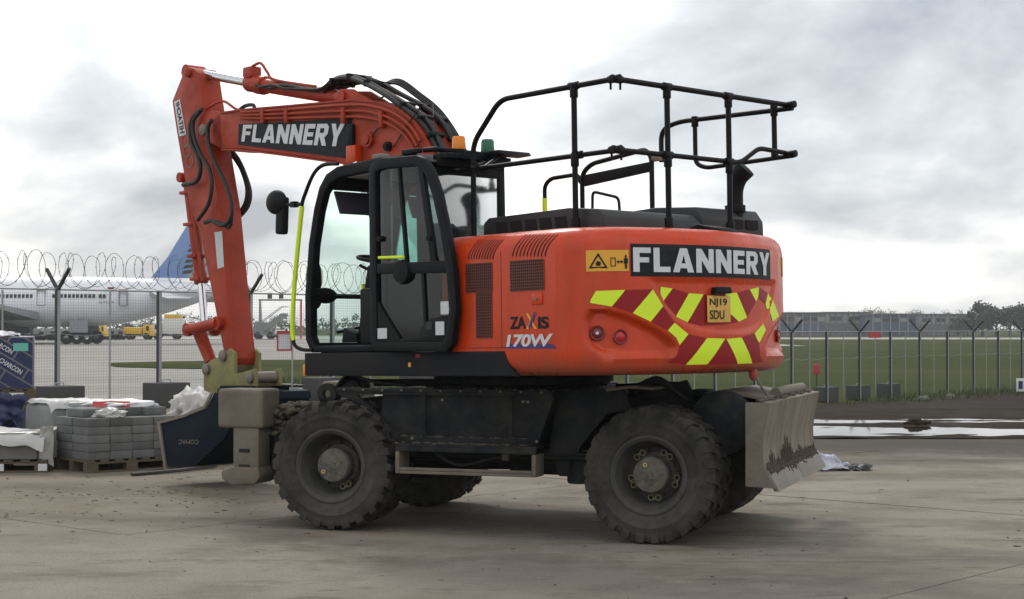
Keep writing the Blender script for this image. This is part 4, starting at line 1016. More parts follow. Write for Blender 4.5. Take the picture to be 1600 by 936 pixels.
nut_me = MB().lathe([(0.0005,-0.085),(0.018,-0.085),(0.018,-0.045),(0.0005,-0.043)], (0.182,0,0), 'y', 8).mesh('wheel_nut', 0, 30)
link_me = None
def ring_link():
    mb = MB(); pts = []
    for s in (-1, 1):
        a = s*0.155; c = (0.182*math.cos(a), -0.035, 0.182*math.sin(a))
        mb.lathe([(0.021+0.0045*math.cos(t), 0.0045*math.sin(t)) for t in [2*math.pi*q/6 for q in range(6)]], c, 'y', 16)
        pts.append(c)
    mb.tube([Vector(pts[0]).lerp(Vector(pts[1]), 0.27)+Vector((0.012,0,0)), Vector(pts[0]).lerp(Vector(pts[1]), 0.73)+Vector((0.012,0,0))], 0.005, 6)
    return mb.mesh('nut_indicator', 0, 40)
link_me = ring_link()
NUTIND = pm('dull_yellow_indicator', (0.24, 0.22, 0.13), 0.7, var=0.2, dust=0.6, dscale=20)
BRASS = pm('brass_plug', (0.42, 0.33, 0.16), 0.5, var=0.2)
NUTRUST = pm('dark_nut', (0.030, 0.028, 0.026), 0.7, var=0.3)
def wheel(x, side, front, rot):
    M = MC @ Matrix.Translation((x, side*1.095, TR-0.006)) @ (Matrix.Rotation(math.pi, 4, 'Z') if side < 0 else Matrix.Identity(4)) @ Matrix.Rotation(R(3.0) if front else 0.0, 4, 'Z') @ Matrix.Rotation(rot, 4, 'Y')
    w = link('wheel', rim_me, RIMSTEEL, exc, M)
    tm = tyre_front if front else tyre_rear
    link('tyre', tm, RUBBER, w)
    t2 = link('tyre', tm, RUBBER, w, Matrix.Translation((0,-0.335,0)) @ Matrix.Rotation(0.11, 4, 'Y'))
    link('inner_rim', rim_in, RIMSTEEL, w, Matrix.Translation((0,-0.335,0)))
    link('hub', hub_me, HUBMUD, w)
    link('hub_plug', cap_me, BRASS, w, Matrix.Translation((0.075 if front else 0.055, 0, -0.05 if front else 0.065)))
    for k in range(10): link('wheel_nut', nut_me, NUTRUST, w, Matrix.Rotation(2*math.pi*(k+0.5)/10, 4, 'Y'))
    for k in range(5):
        if front and k in (0, 2, 3, 4): continue
        link('nut_indicator', link_me, NUTIND, w, Matrix.Rotation(2*math.pi*(k+0.5)/5+0.0, 4, 'Y') if not front else Matrix.Rotation(2*math.pi*(k+0.55)/5, 4, 'Y'))
    return w
for (x, fr) in ((1.323, True), (-1.323, False)):
    wheel(x, 1, fr, 0.0 if fr else -0.28); wheel(x, -1, fr, 0.7)
    ch('axle', MB().cyl((x,-0.75,TR),(x,0.75,TR),0.11).ball((x,0.0,TR),0.24,16,10,(1,1,0.95)).box(x-0.12,x+0.12,-0.5,0.5,TR+0.05,TR+0.22), CHASSIS, bevel=0.0)
# main frame
fr = ch('chassis_frame', MB().prism([(1.75,0.62),(1.80,1.00),(0.75,1.10),(-0.95,1.10),(-1.75,1.02),(-1.75,0.60),(-0.9,0.52),(0.9,0.52)], -0.42, 0.42), CHASSIS, bevel=0.02)
sub('frame_gusset', MB().prism([(-0.50,1.135),(-1.02,1.165),(-1.10,1.00),(-0.90,0.96),(-0.68,0.70),(-0.60,0.46),(-0.50,0.46),(-0.42,0.70),(-0.46,0.95)], 0.80, 0.86), CHASSIS, fr, bevel=0.01)
sub('frame_gusset', MB().prism([(-0.50,1.135),(-1.02,1.165),(-1.10,1.00),(-0.90,0.96),(-0.68,0.70),(-0.60,0.46),(-0.50,0.46),(-0.42,0.70),(-0.46,0.95)], -0.86, -0.80), CHASSIS, fr, bevel=0.01)
sub('prop_shaft', MB().cyl((1.2,0.12,0.50),(-1.2,0.12,0.52),0.075), CHASSIS, fr)
sub('gearbox', MB().box(-0.50,0.10,-0.25,0.35,0.42,0.62).box(-0.72,-0.56,0.70,0.86,0.40,0.62), CHASSIS, fr, bevel=0.03)
ch('turntable', MB().lathe([(0.0005,1.10),(0.66,1.10),(0.66,1.16),(0.74,1.17),(0.74,1.235),(0.0005,1.235)], (0.087,0,0), 'z', 48), CHASSIS, bevel=0.008)
ch('turntable_bolts', MB().lathe([(0.745,1.185),(0.765,1.185),(0.765,1.225),(0.745,1.225)], (0.087,0,0), 'z', 60), CHASSIS)
# tool boxes with steps, both sides
BX = [(1.36,1.075),(1.40,1.115),(1.36,1.135),(-0.47,1.135),(-0.50,1.08),(-0.36,0.705),(0.87,0.705),(1.00,0.85),(1.20,1.03)]
INX = [(1.19,1.075),(1.19,1.085),(1.12,1.09),(-0.40,1.09),(-0.43,1.07),(-0.31,0.755),(0.82,0.755),(0.93,0.86),(1.10,1.01)]
for s in (1, -1):
    a, b = (0.93, 0.985) if s > 0 else (-0.985, -0.93)
    tb = ch('tool_box', MB().ring(BX, INX, a, b), CHASSIS, bevel=0.008)
    i0, i1 = (0.42, 0.94) if s > 0 else (-0.94, -0.42)
    sub('tool_box_body', MB().prism([(x*0.999, z) for x, z in BX[3:8]+[(0.98,1.12)]], i0, i1), CHASSIS, tb)
    sub('lid_rail', MB().box(-0.48,1.38, a-0.01, b+0.012, 1.115,1.142), CHASSIS, tb, bevel=0.006)
    for x in (0.60, -0.14): sub('panel_rib', MB().box(x-0.015,x+0.015, b if s > 0 else a-0.01, b+0.01 if s > 0 else a, 0.755,1.09), CHASSIS, tb)
    for x, z in ((0.44,1.055),(-0.245,1.05),(-0.285,1.05)): sub('bolt', MB().lathe([(0.0005,0),(0.011,0),(0.011,0.012),(0.0005,0.014)], (x, b if s > 0 else a-0.012, z), 'y', 8), STEELEDGE, tb)
    ya, yb = (0.99, 1.20) if s > 0 else (-1.20, -0.99)
    yo = 1.20 if s > 0 else -1.20
    st = ch('step', MB().box(-0.42,0.76, ya, yb, 0.690,0.712).box(-0.42,0.76,(yo-0.03 if s > 0 else yo),(yo if s > 0 else yo+0.03),0.652,0.690), CHASSIS, bevel=0.006)
    sub('step_frame', MB().box(0.725,0.76,ya,yb,0.475,0.650), LEGMUD, st, bevel=0.006); sub('step_frame', MB().box(-0.42,-0.385,ya,yb,0.475,0.650), LEGMUD, st, bevel=0.006)
    sub('lower_tread', MB().box(-0.384,0.724,ya,yb,0.475,0.50).box(-0.384,0.724,(yo-0.025 if s > 0 else yo),(yo if s > 0 else yo+0.025),0.502,0.525), LEGMUD, st, bevel=0.005)
# front outriggers
for s in (1, -1):
    y0, y1 = (0.86, 1.12) if s > 0 else (-1.12, -0.86)
    og = ch('outrigger', MB().box(2.03,2.27,y0+0.03,y1-0.02,0.40,0.81), LEGMUD, bevel=0.02)
    sub('cylinder_guard', MB().box(1.985,2.405,y0-0.06,y1,0.80,1.125), LEGMUD, og, bevel=0.035, segs=3)
    sub('foot_pad', MB().prism([(2.00,0.40),(2.05,0.34),(2.26,0.325),(2.36,0.37),(2.37,0.44),(2.28,0.48),(2.02,0.48)], y0-0.04, y1+0.01), LEGMUD, og, bevel=0.025)
    for z in (0.47, 0.60): sub('wear_slot', MB().box(2.11,2.21,y1-0.021 if s > 0 else y0+0.025,y1-0.012 if s > 0 else y0+0.031,z,z+0.03), CHASSIS, og, bevel=0.004)
    sub('hose', MB().tube(spline([(2.07,y0,0.98),(1.98,y0+0.02,0.70),(2.03,y0+0.03,0.42),(2.10,y0+0.04,0.40)], 6), 0.018, 8).tube(spline([(2.06,y0,0.92),(1.95,y0,0.66),(2.0,y0,0.40),(2.08,y0,0.38)], 6), 0.022, 8), HOSE, og)
fb = ch('front_beam', MB().prism([(1.72,0.62),(1.72,1.0),(2.10,0.97),(2.30,0.90),(2.30,0.45),(2.05,0.36),(1.90,0.45)], -0.84, 0.84), CHASSIS, bevel=0.02)
# soil caked on top of the front beam
def clod(c, r, seed, sc=(1,1,0.7)):
    rnd = random.Random(seed); bm = bmesh.new(); bmesh.ops.create_icosphere(bm, subdivisions=2, radius=1)
    mb = MB(); vs = []
    for v in bm.verts:
        k = 0.75+0.45*rnd.random(); vs.append((c[0]+v.co.x*r*k*sc[0], c[1]+v.co.y*r*k*sc[1], c[2]+v.co.z*r*k*sc[2]))
    bm.verts.index_update(); mb.add(vs, [tuple(v.index for v in f.verts) for f in bm.faces]); bm.free(); return mb
mb = MB()
for k in range(130):
    x, y = random.uniform(1.66,2.10), random.uniform(0.35,0.92)
    c = clod((x, y, 0.985-0.1*(x-1.7)+random.uniform(-0.06,0.02)), random.uniform(0.02,0.05), k); mb.add(c.v, c.f)
for k in range(120):
    x = random.uniform(1.66,2.10); c = clod((x, 0.86+random.uniform(-0.03,0.06), random.uniform(0.74,0.97)), random.uniform(0.02,0.045), 500+k); mb.add(c.v, c.f)
so = sub('caked_soil', mb, DIRT, fb, smooth=60); so['kind'] = 'stuff'
# small cylinders and lifting eye over the front axle
sub('lock_cylinder', MB().cyl((1.25,0.50,1.17),(0.55,0.50,1.18),0.03).cyl((1.62,0.56,1.05),(1.30,0.50,1.16),0.035).cyl((1.42,0.52,1.12),(1.42,0.60,1.12),0.07), CHASSIS, fr)
sub('lifting_eye', MB().lathe([(0.035,0.95),(0.085,0.95),(0.085,1.0),(0.035,1.0)], (1.46,0,1.09), 'y', 16).box(1.40,1.52,0.93,1.0,0.98,1.06), CHASSIS, fr)
# rear blade
bp = [(-2.062,0.462),(-2.285,0.452),(-2.205,0.565),(-2.182,0.66),(-2.178,0.76),(-2.19,0.86),(-2.212,0.96),(-2.235,1.075),(-2.185,1.085),(-2.150,0.98),(-2.135,0.86),(-2.130,0.74),(-2.140,0.62),(-2.17,0.53)]
blade = ch('dozer_blade', MB().prism(bp, -1.16, 1.16), MUDSTEEL, smooth=30)
sub('end_plate', MB().prism([(-2.055,0.458),(-2.285,0.448),(-2.208,0.565),(-2.186,0.66),(-2.182,0.76),(-2.194,0.86),(-2.216,0.96),(-2.240,1.08),(-2.055,1.080)], 1.162, 1.195), LEGMUD, blade, bevel=0.004)
sub('end_plate', MB().prism([(-2.055,0.458),(-2.285,0.448),(-2.208,0.565),(-2.186,0.66),(-2.182,0.76),(-2.194,0.86),(-2.216,0.96),(-2.240,1.08),(-2.055,1.080)], -1.195, -1.162), LEGMUD, blade, bevel=0.004)
sub('cutting_edge', MB().prism([(-2.300,0.425),(-2.215,0.575),(-2.200,0.575),(-2.262,0.425)], -1.16, 0.0).prism([(-2.300,0.425),(-2.215,0.575),(-2.200,0.575),(-2.262,0.425)], 0.012, 1.16), STEELEDGE, blade, bevel=0.003)
mb = MB(); rnd = random.Random(4)
def blade_x(z):
    return -2.203 + 0.022*sst(0.565,0.66,z) - 0.032*sst(0.86,1.0,z) if z > 0.575 else -2.214-(0.575-z)*0.567
for k in range(620):
    y = rnd.uniform(-1.13,1.13); env = 0.25+0.75*max(0.0, math.sin(y*2.6+0.9)*0.6+0.4*math.sin(y*9.0))
    h = (0.02+0.22*env*rnd.random()**2.2); z0 = 0.570+rnd.gauss(0,0.012); w_ = rnd.uniform(0.004,0.016)
    if k % 5 == 0: h = -rnd.uniform(0.01,0.07)*env
    ty = rnd.gauss(0,0.012); z1 = z0+h; zm = z0+h*0.45; q = []
    for (z, w2, th, t_) in ((z0, w_, 0.010, 0.0), (zm, w_*0.75, 0.008, 0.4), (z1, w_*0.15, 0.002, 1.0)):
        x = blade_x(z); q += [(x+0.006, y-w2+ty*t_, z), (x-th, y-w2*0.5+ty*t_, z), (x-th, y+w2*0.5+ty*t_, z), (x+0.006, y+w2+ty*t_, z)]
    mb.add(q, [(i*4+j, i*4+(j+1)%4, i*4+4+(j+1)%4, i*4+4+j) for i in range(2) for j in range(4)]+[(0,1,2,3),(8,9,10,11)])
for k in range(260):
    y = rnd.uniform(-1.13,1.13); z = 0.572+rnd.gauss(0,0.014)
    c = clod((blade_x(z)-0.002, y, z), rnd.uniform(0.006,0.018), k, (0.6,1.5,0.8)); mb.add(c.v, c.f)
MUDDARK = pm('dark_clinging_mud', (0.062, 0.044, 0.030), 0.95, var=0.4, scale=12, bump=0.4, bscale=40)
so = sub('clinging_mud', mb, MUDDARK, blade, smooth=60); so['kind'] = 'stuff'
mb = MB()
for k in range(90):
    c = clod((rnd.uniform(-2.20,-2.10), rnd.uniform(-1.1,1.15), 1.088), rnd.uniform(0.012,0.03), k+900); mb.add(c.v, c.f)
so = sub('caked_soil', mb, DIRT, blade, smooth=60); so['kind'] = 'stuff'
_bfp = [(-1.60,0.72),(-1.60,0.98),(-1.72,1.13),(-1.90,1.10),(-2.05,1.02),(-2.05,0.60),(-1.80,0.68)]
dr = ch('blade_frame', MB().prism(_bfp, 0.30, 0.62), CHASSIS, bevel=0.03); ch('blade_frame', MB().prism(_bfp, -0.62, -0.30), CHASSIS, bevel=0.03)
sub('frame_boss', MB().lathe([(0.0005,0.60),(0.23,0.60),(0.25,0.62),(0.25,0.74),(0.21,0.765),(0.0005,0.765)], (-1.78,0,0.90), 'y', 32), CHASSIS, dr)
sub('boss_slot', MB().prism([(-1.66,1.02),(-1.60,0.90),(-1.63,0.80),(-1.66,0.81),(-1.635,0.90),(-1.69,1.0)], 0.764, 0.772), VOID, dr)
sub('top_cover', MB().prism([(-1.62,1.125),(-1.80,1.150),(-2.10,1.105),(-2.16,1.075),(-2.10,1.07),(-1.80,1.12)], -0.55, 0.66), LEGMUD, dr, bevel=0.008)
sub('cover_tube', MB().cyl((-2.12,-0.95,1.12),(-2.12,0.30,1.12),0.042), LEGMUD, dr)
sub('push_arm', MB().prism([(-1.40,0.52),(-1.45,0.66),(-2.06,0.74),(-2.06,0.52)], 0.40, 0.54).cyl((-1.62,0.55,0.58),(-1.62,0.62,0.58),0.07), CHASSIS, dr, bevel=0.01); sub('push_arm', MB().prism([(-1.40,0.52),(-1.45,0.66),(-2.06,0.74),(-2.06,0.52)], -0.54, -0.40), CHASSIS, dr, bevel=0.01)
sub('lift_cylinder', MB().cyl((-1.45,0.15,1.02),(-2.05,0.15,0.72),0.06).cyl((-1.45,-0.15,1.02),(-2.05,-0.15,0.72),0.06), CHASSIS, dr)
sub('bracket', MB().prism([(-1.30,1.02),(-1.36,1.20),(-1.44,1.22),(-1.52,1.06),(-1.60,1.12),(-1.68,1.0),(-1.5,0.9)], 0.42, 0.50), CHASSIS, dr, bevel=0.01)
# marker paddle on a bent stalk above the blade
p0 = CH.hit(1207,630,1,0.55); p1 = CH.hit(1190,605,1,0.55); p2 = CH.hit(1181,590,1,0.55)
mk = ch('marker_stalk', MB().tube([p0, p1, p2], 0.010, 6), LEGMUD)
PINKRED = pm('faded_red_paint', (0.40, 0.06, 0.05), 0.6, var=0.15)
sub('marker_paddle', MB().ball(p2+Vector((0.02,0,0.03)), 1.0, 12, 8, (0.035,0.02,0.055)), PINKRED, mk)

# fittings under the machine: hoses, pipes, bolts, clods of mud on ledges
rnd = random.Random(90)
for k in range(5):
    y = 0.36+0.035*k
    sub('hose', MB().tube(spline([(1.70,y,0.95),(1.50,y+0.05,1.16+0.015*k),(1.22,y+0.08,1.18),(0.95,y+0.02,1.15)], 6), 0.014, 7), HOSE, fr)
for k in range(3):
    sub('hose', MB().tube(spline([(-1.02,0.60+0.03*k,1.12),(-1.25,0.66,1.20+0.02*k),(-1.46,0.55+0.03*k,1.08),(-1.62,0.40,1.0)], 6), 0.016, 7), HOSE, fr)
for k in range(3): sub('pipe', MB().cyl((1.15,0.90-0.05*k,0.60+0.025*k),(-1.10,0.90-0.05*k,0.61+0.025*k),0.014), CHASSIS, fr)
sub('hose', MB().tube(spline([(0.55,0.95,0.66),(0.30,1.0,0.54),(0.0,0.98,0.60),(-0.25,0.94,0.64)], 6), 0.014, 7), HOSE, fr)
sub('drain_valve', MB().box(-0.13,-0.07,0.95,1.01,0.585,0.685), LEGMUD, fr, bevel=0.008)
sub('brake_unit', MB().cyl((1.14,0.62,0.50),(1.14,0.80,0.50),0.10).cyl((-1.14,0.62,0.52),(-1.14,0.80,0.52),0.10), CHASSIS, fr)
sub('valve_block', MB().box(-1.35,-1.05,0.30,0.52,1.08,1.20).box(-1.60,-1.45,0.10,0.40,1.02,1.14), CHASSIS, fr, bevel=0.015)
sub('mud_guard', MB().prism([(-0.92,1.165),(-1.12,1.19),(-1.30,1.175),(-1.30,1.155),(-1.12,1.165),(-0.93,1.14)], 0.55, 1.0), LEGMUD, fr, bevel=0.004)
for k in range(36):
    a = 2*math.pi*k/36
    sub('turntable_bolt', MB().lathe([(0.0005,1.165),(0.016,1.165),(0.016,1.180),(0.0005,1.183)], (0.087+0.70*math.cos(a), 0.70*math.sin(a), -0.02), 'z', 6), CHASSIS, fr)
mb = MB()
for k in range(220):
    s_ = rnd.random()
    if s_ < 0.35: x, y, z = rnd.uniform(-0.42,0.76), rnd.uniform(1.02,1.19), 0.714
    elif s_ < 0.6: x, y, z = rnd.uniform(-0.36,0.70), rnd.uniform(1.02,1.19), 0.502
    elif s_ < 0.85: x, y, z = rnd.uniform(-0.46,1.36), rnd.uniform(0.90,0.99), 1.143
    else: x, y, z = rnd.uniform(-0.30,0.80), 0.968, 0.757
    c = clod((x,y,z), rnd.uniform(0.006,0.020), k+3000, (1.2,1,0.45)); mb.add(c.v, c.f)
so = sub('caked_soil', mb, DIRT, fr, smooth=60); so['kind'] = 'stuff'
for x in frange(-0.40, 1.30, 0.17):
    sub('bolt', MB().lathe([(0.0005,0),(0.010,0),(0.010,0.010),(0.0005,0.012)], (x, 0.997, 1.128), 'y', 8), LEGMUD, fr)
for x in (0.70, -0.36):
    for z in (0.74,): sub('bolt', MB().lathe([(0.0005,0),(0.012,0),(0.012,0.012),(0.0005,0.014)], (x, 0.985, z), 'y', 8), STEELEDGE, fr)
# ================================================================== ground
from mathutils import noise as mnoise
def gz(x, y):
    if y < 1: return 0.0
    return -0.9*sst(31, 50, y)*sst(0.015, 0.125, x/y)
def ground_mat(name, cols, scales=(0.12, 0.9, 9.0), rough=0.9, stain=None, bump=0.25, stretch=(1,1,1), spec=0.3, grain=60.0, zones=None, tracks=None):
    m = bpy.data.materials.new(name); m.use_nodes = True; nt = m.node_tree; nt.nodes.clear()
    N = nt.nodes.new; L = nt.links.new
    out = N('ShaderNodeOutputMaterial'); b = N('ShaderNodeBsdfPrincipled'); L(b.outputs[0], out.inputs[0])
    b.inputs['Specular IOR Level'].default_value = spec
    tc = N('ShaderNodeTexCoord'); mp = N('ShaderNodeMapping'); mp.inputs['Scale'].default_value = stretch; L(tc.outputs['Object'], mp.inputs[0])
    def nz(s, d=6, r=0.6, vec=None):
        n = N('ShaderNodeTexNoise'); n.inputs['Scale'].default_value = s; n.inputs['Detail'].default_value = d; n.inputs['Roughness'].default_value = r
        L(vec or mp.outputs[0], n.inputs['Vector']); return n.outputs[0]
    def ramp(v, a, b_):
        r = N('ShaderNodeMapRange'); r.inputs[1].default_value = a; r.inputs[2].default_value = b_; L(v, r.inputs[0]); return r.outputs[0]
    def mix(f, a, b_, mode='MIX'):
        n = N('ShaderNodeMix'); n.data_type = 'RGBA'; n.blend_type = mode
        for i, s in ((0, f), (6, a), (7, b_)):
            if isinstance(s, (int, float)): n.inputs[i].default_value = s
            elif isinstance(s, tuple): n.inputs[i].default_value = (*s, 1)
            else: L(s, n.inputs[i])
        return n.outputs[2]
    c = mix(ramp(nz(scales[0]), 0.35, 0.65), cols[0], cols[1])
    c = mix(ramp(nz(scales[1], 8, 0.7), 0.48, 0.72), c, cols[2])
    g = nz(grain, 4, 0.7, tc.outputs['Object'])
    c = mix(0.8, c, mix(ramp(g, 0.3, 0.7), (0.62,0.62,0.62), (1.25,1.25,1.25)), 'MULTIPLY')
    if stain:
        for (col, s, lo, hi, st) in stain:
            m2 = N('ShaderNodeMapping'); m2.inputs['Scale'].default_value = st; m2.inputs['Rotation'].default_value = (0,0,R(8)); L(tc.outputs['Object'], m2.inputs[0])
            c = mix(ramp(nz(s, 9, 0.72, m2.outputs[0]), lo, hi), c, col)
    if tracks:
        st_ = N('ShaderNodeSeparateXYZ'); L(tc.outputs['Object'], st_.inputs[0])
        def mt(op, a, b_=0.0):
            n = N('ShaderNodeMath'); n.operation = op
            for i, s in enumerate((a, b_)):
                if isinstance(s, (int, float)): n.inputs[i].default_value = s
                else: L(s, n.inputs[i])
            return n.outputs[0]
        tn = nz(2.5, 7, 0.75, tc.outputs['Object'])
        for (nx, ny, cc, hw, amt, col) in tracks:
            d_ = mt('ADD', mt('MULTIPLY', st_.outputs[0], nx), mt('MULTIPLY', st_.outputs[1], ny))
            d_ = mt('ABSOLUTE', mt('ADD', mt('SUBTRACT', d_, cc), mt('MULTIPLY', mt('SUBTRACT', tn, 0.5), 0.35)))
            f_ = mt('MULTIPLY', mt('MULTIPLY', ramp(d_, hw, hw*0.45), ramp(tn, 0.30, 0.62)), amt)
            c = mix(f_, c, col)
    if zones:
        sp_ = N('ShaderNodeSeparateXYZ'); L(tc.outputs['Object'], sp_.inputs[0])
        wz_ = nz(0.5, 8, 0.7, tc.outputs['Object'])
        def mth(op, a, b_):
            n = N('ShaderNodeMath'); n.operation = op
            for i, s in enumerate((a, b_)):
                if isinstance(s, (int, float)): n.inputs[i].default_value = s
                else: L(s, n.inputs[i])
            return n.outputs[0]
        for (col, ax, lo, hi, ax2, lo2, hi2, amt) in zones:
            v1 = mth('ADD', sp_.outputs[ax], mth('MULTIPLY', mth('SUBTRACT', wz_, 0.5), 9.0))
            v2 = mth('ADD', sp_.outputs[ax2], mth('MULTIPLY', mth('SUBTRACT', wz_, 0.5), -7.0))
            f_ = mth('MULTIPLY', mth('MULTIPLY', ramp(v1, lo, hi), ramp(v2, lo2, hi2)), amt)
            c = mix(f_, c, col)
    L(c, b.inputs['Base Color'])
    rr = N('ShaderNodeMapRange'); rr.inputs[3].default_value = rough*0.78; rr.inputs[4].default_value = min(1, rough*1.08); L(nz(scales[1]*1.7), rr.inputs[0]); L(rr.outputs[0], b.inputs['Roughness'])
    bp = N('ShaderNodeBump'); bp.inputs['Strength'].default_value = bump; bp.inputs['Distance'].default_value = 0.03
    L(nz(scales[2], 8, 0.7), bp.inputs['Height']); L(bp.outputs[0], b.inputs['Normal'])
    return m
YARD = ground_mat('worn_concrete', spec=0.08, cols=((0.228,0.207,0.168),(0.300,0.275,0.228),(0.160,0.142,0.112)), scales=(0.16, 0.8, 14.0), rough=0.9,
    stain=[((0.150,0.126,0.090), 0.32, 0.52, 0.68, (1,1.3,1)), ((0.105,0.085,0.062), 1.1, 0.56, 0.70, (0.7,1.8,1)), ((0.080,0.074,0.066), 0.55, 0.57, 0.72, (0.35,1.9,1)), ((0.30,0.285,0.26), 3.0, 0.62, 0.78, (0.4,1.2,1)), ((0.07,0.056,0.042), 5.0, 0.60, 0.70, (0.5,1.6,1)), ((0.34,0.32,0.28), 9.0, 0.64, 0.72, (0.6,1.2,1))], bump=0.5,
    tracks=[(0.329,0.944,12.42,0.34,0.45,(0.095,0.086,0.072)),(0.329,0.944,14.35,0.34,0.4,(0.095,0.086,0.072)),(0.52,0.854,10.2,0.30,0.35,(0.105,0.094,0.078)),(0.52,0.854,12.1,0.30,0.3,(0.105,0.094,0.078)),(-0.10,0.995,17.6,0.5,0.45,(0.085,0.074,0.060)),(-0.10,0.995,19.6,0.4,0.4,(0.085,0.074,0.060))],
    zones=[((0.058,0.050,0.041), 1, 18.6, 22.5, 0, 0.5, 3.5, 0.9), ((0.160,0.132,0.093), 1, 12.5, 15.5, 0, -1.2, -3.6, 0.5), ((0.105,0.097,0.084), 1, 12.0, 10.5, 0, -3.0, 0.0, 0.45)])
MUD = ground_mat('wet_mud', ((0.024,0.019,0.015),(0.040,0.032,0.024),(0.016,0.014,0.012)), (0.3, 1.6, 8.0), 0.9, bump=0.5, spec=0.05)
GRASSM = ground_mat('short_grass', ((0.050,0.064,0.023),(0.076,0.086,0.034),(0.088,0.082,0.044)), (0.03, 0.12, 30.0), 0.95, bump=0.6, stretch=(0.35,1,1), grain=14.0, spec=0.0)
APRON = ground_mat('airport_concrete', ((0.235,0.225,0.205),(0.300,0.288,0.262),(0.180,0.170,0.155)), (0.03, 0.18, 6.0), 0.9, bump=0.1, stretch=(0.25,1.6,1),
    stain=[((0.12,0.115,0.105), 0.12, 0.55, 0.75, (0.12,1.6,1))])
PALE = ground_mat('pale_taxiway', ((0.36,0.345,0.31),(0.42,0.40,0.36),(0.30,0.29,0.26)), (0.03,0.2,5), 0.9, bump=0.05)
KERBM = ground_mat('pale_kerb', ((0.33,0.31,0.27),(0.40,0.38,0.33),(0.25,0.23,0.2)), (0.3,1.5,9), 0.9)
def structure(name, mb, mat): return tag(part(name, mb, mat, smooth=180), kind='structure')
def lines(*segs):
    out = [segs[0][0]]
    for a, b, n in segs: out += [a+(b-a)*i/n for i in range(1, n+1)]
    return out
xs = lines((-1800,-600,6),(-600,-60,18),(-60,60,48),(60,600,40),(600,1800,8))
ys = lines((-300,0,4),(0,80,40),(80,300,40),(300,1200,40),(1200,2600,10))
structure('ground', MB().grid(lambda x, y: (x, y, gz(x, y)-0.30), xs, ys), GRASSM)
def sheet(name, poly, off, mat, step):
    bm = bmesh.new(); bm.faces.new([bm.verts.new((p[0], p[1], 0)) for p in poly])
    for k in (0, 1):
        lo, hi = min(p[k] for p in poly), max(p[k] for p in poly)
        x = math.floor(lo/step)*step+step
        while x < hi:
            co = [0,0,0]; co[k] = x; no = [0,0,0]; no[k] = 1
            bmesh.ops.bisect_plane(bm, geom=bm.verts[:]+bm.edges[:]+bm.faces[:], plane_co=co, plane_no=no); x += step
    bm.verts.index_update()
    mb = MB().add([(v.co.x, v.co.y, gz(v.co.x, v.co.y)+off) for v in bm.verts], [tuple(v.index for v in f.verts) for f in bm.faces]); bm.free()
    return structure(name, mb, mat)
def wob(pts, amp, n, seed):
    rnd = random.Random(seed); out = []
    for i, p in enumerate(pts):
        q = pts[(i+1) % len(pts)]
        for k in range(n):
            t = k/n; out.append((p[0]+(q[0]-p[0])*t+rnd.uniform(-amp,amp), p[1]+(q[1]-p[1])*t+rnd.uniform(-amp,amp)))
    return out
FENCE = [(-8.96+1.6*i, 32.7+1.9*i) for i in range(-4, 5)] + [(-2.56+1.4575*i, 40.3+1.70*i) for i in range(1, 22)]
sheet('apron', [(-900,-100),(-36,-100),(-36,0.4),(-20.2,19.4),(-9,32.7),(-2.5,40.3),(0.3,43.3),(1.5,60),(4,125),(16,330),(-900,330)], -0.060, APRON, 12)
sheet('grass_field', wob([(-6.6,47.6),(-2,42.5),(2.6,46.4),(9.1,54.0),(27,75),(60,112),(500,200),(500,338),(12,338),(1,125),(-6,88),(-13,84),(-19,78),(-17,70),(-11.5,66),(-10,60),(-8.5,53)], 0.35, 4, 3), -0.030, GRASSM, 8)
sheet('kerb', [(-8.7,53.1),(-6.8,47.9),(-6.6,47.2),(-9.1,53.0)], 0.02, KERBM, 3)
sheet('kerb', [(-6.6,47.2),(-6.6,47.6),(-1.7,42.4),(-1.9,42.1)], 0.02, KERBM, 3)
sheet('verge', [(-900,330),(900,330),(900,900),(-900,900)], -0.10, GRASSM, 40)
sheet('taxiway', [(30,348),(600,330),(600,385),(30,410)], -0.04, PALE, 30)
sheet('taxiway', [(-500,236),(40,225),(40,262),(-500,275)], -0.02, PALE, 30)
sheet('mud_ground', [(40,24.4),(16,24.4),(16,34),(2.4,34),(1.2,38),(1.0,44.0),(9.3,53.9),(30,78),(60,112),(300,140),(300,24.4)], -0.02, MUD, 3)
sheet('yard', [(-36,-5),(40,-5),(40,24.55),(3.6,24.55),(2.4,30),(1.2,38),(0.2,43),(-2.5,40.2),(-9,32.6),(-20.2,19.4),(-36,0.4)], -0.012, YARD, 4)
# churned mud and the puddles standing in it
def mud_h(x, y):
    b = 0.020
    edge = 24.72+0.10*mnoise.noise((x*0.5, 3.1, 0))
    b -= 0.056*sst(edge, edge+0.12, y)*(1-sst(27.4-0.20*(x-4), 28.2-0.20*(x-4), y))
    b -= 0.042*sst(28.2,28.6,y)*(1-sst(29.6,30.2,y))*(1-0.5*sst(7,11,x))
    n = mnoise.fractal((x*0.35, y*1.5, 1.7), 0.7, 2.1, 5)
    return b + 0.042*n + 0.012*mnoise.noise((x*2.2, y*5, 0.3)) - 0.05*(1-sst(24.45, 24.8, y)) + 0.02*sst(30,33,y)
mx_ = lines((2.4,16,110)); my_ = lines((24.45,34,90))
structure('mud_bank', MB().grid(lambda x, y: (x, y, gz(x, y)+mud_h(x, y)), mx_, my_), MUD)
WATER = pm('muddy_water', (0.030,0.027,0.022), 0.035, var=0.1, spec=0.6)
structure('puddle', MB().add([(2.8,24.50,-0.004),(16,24.50,-0.004),(16,30.4,-0.004),(2.8,30.4,-0.004)], [(0,1,2,3)]), WATER)
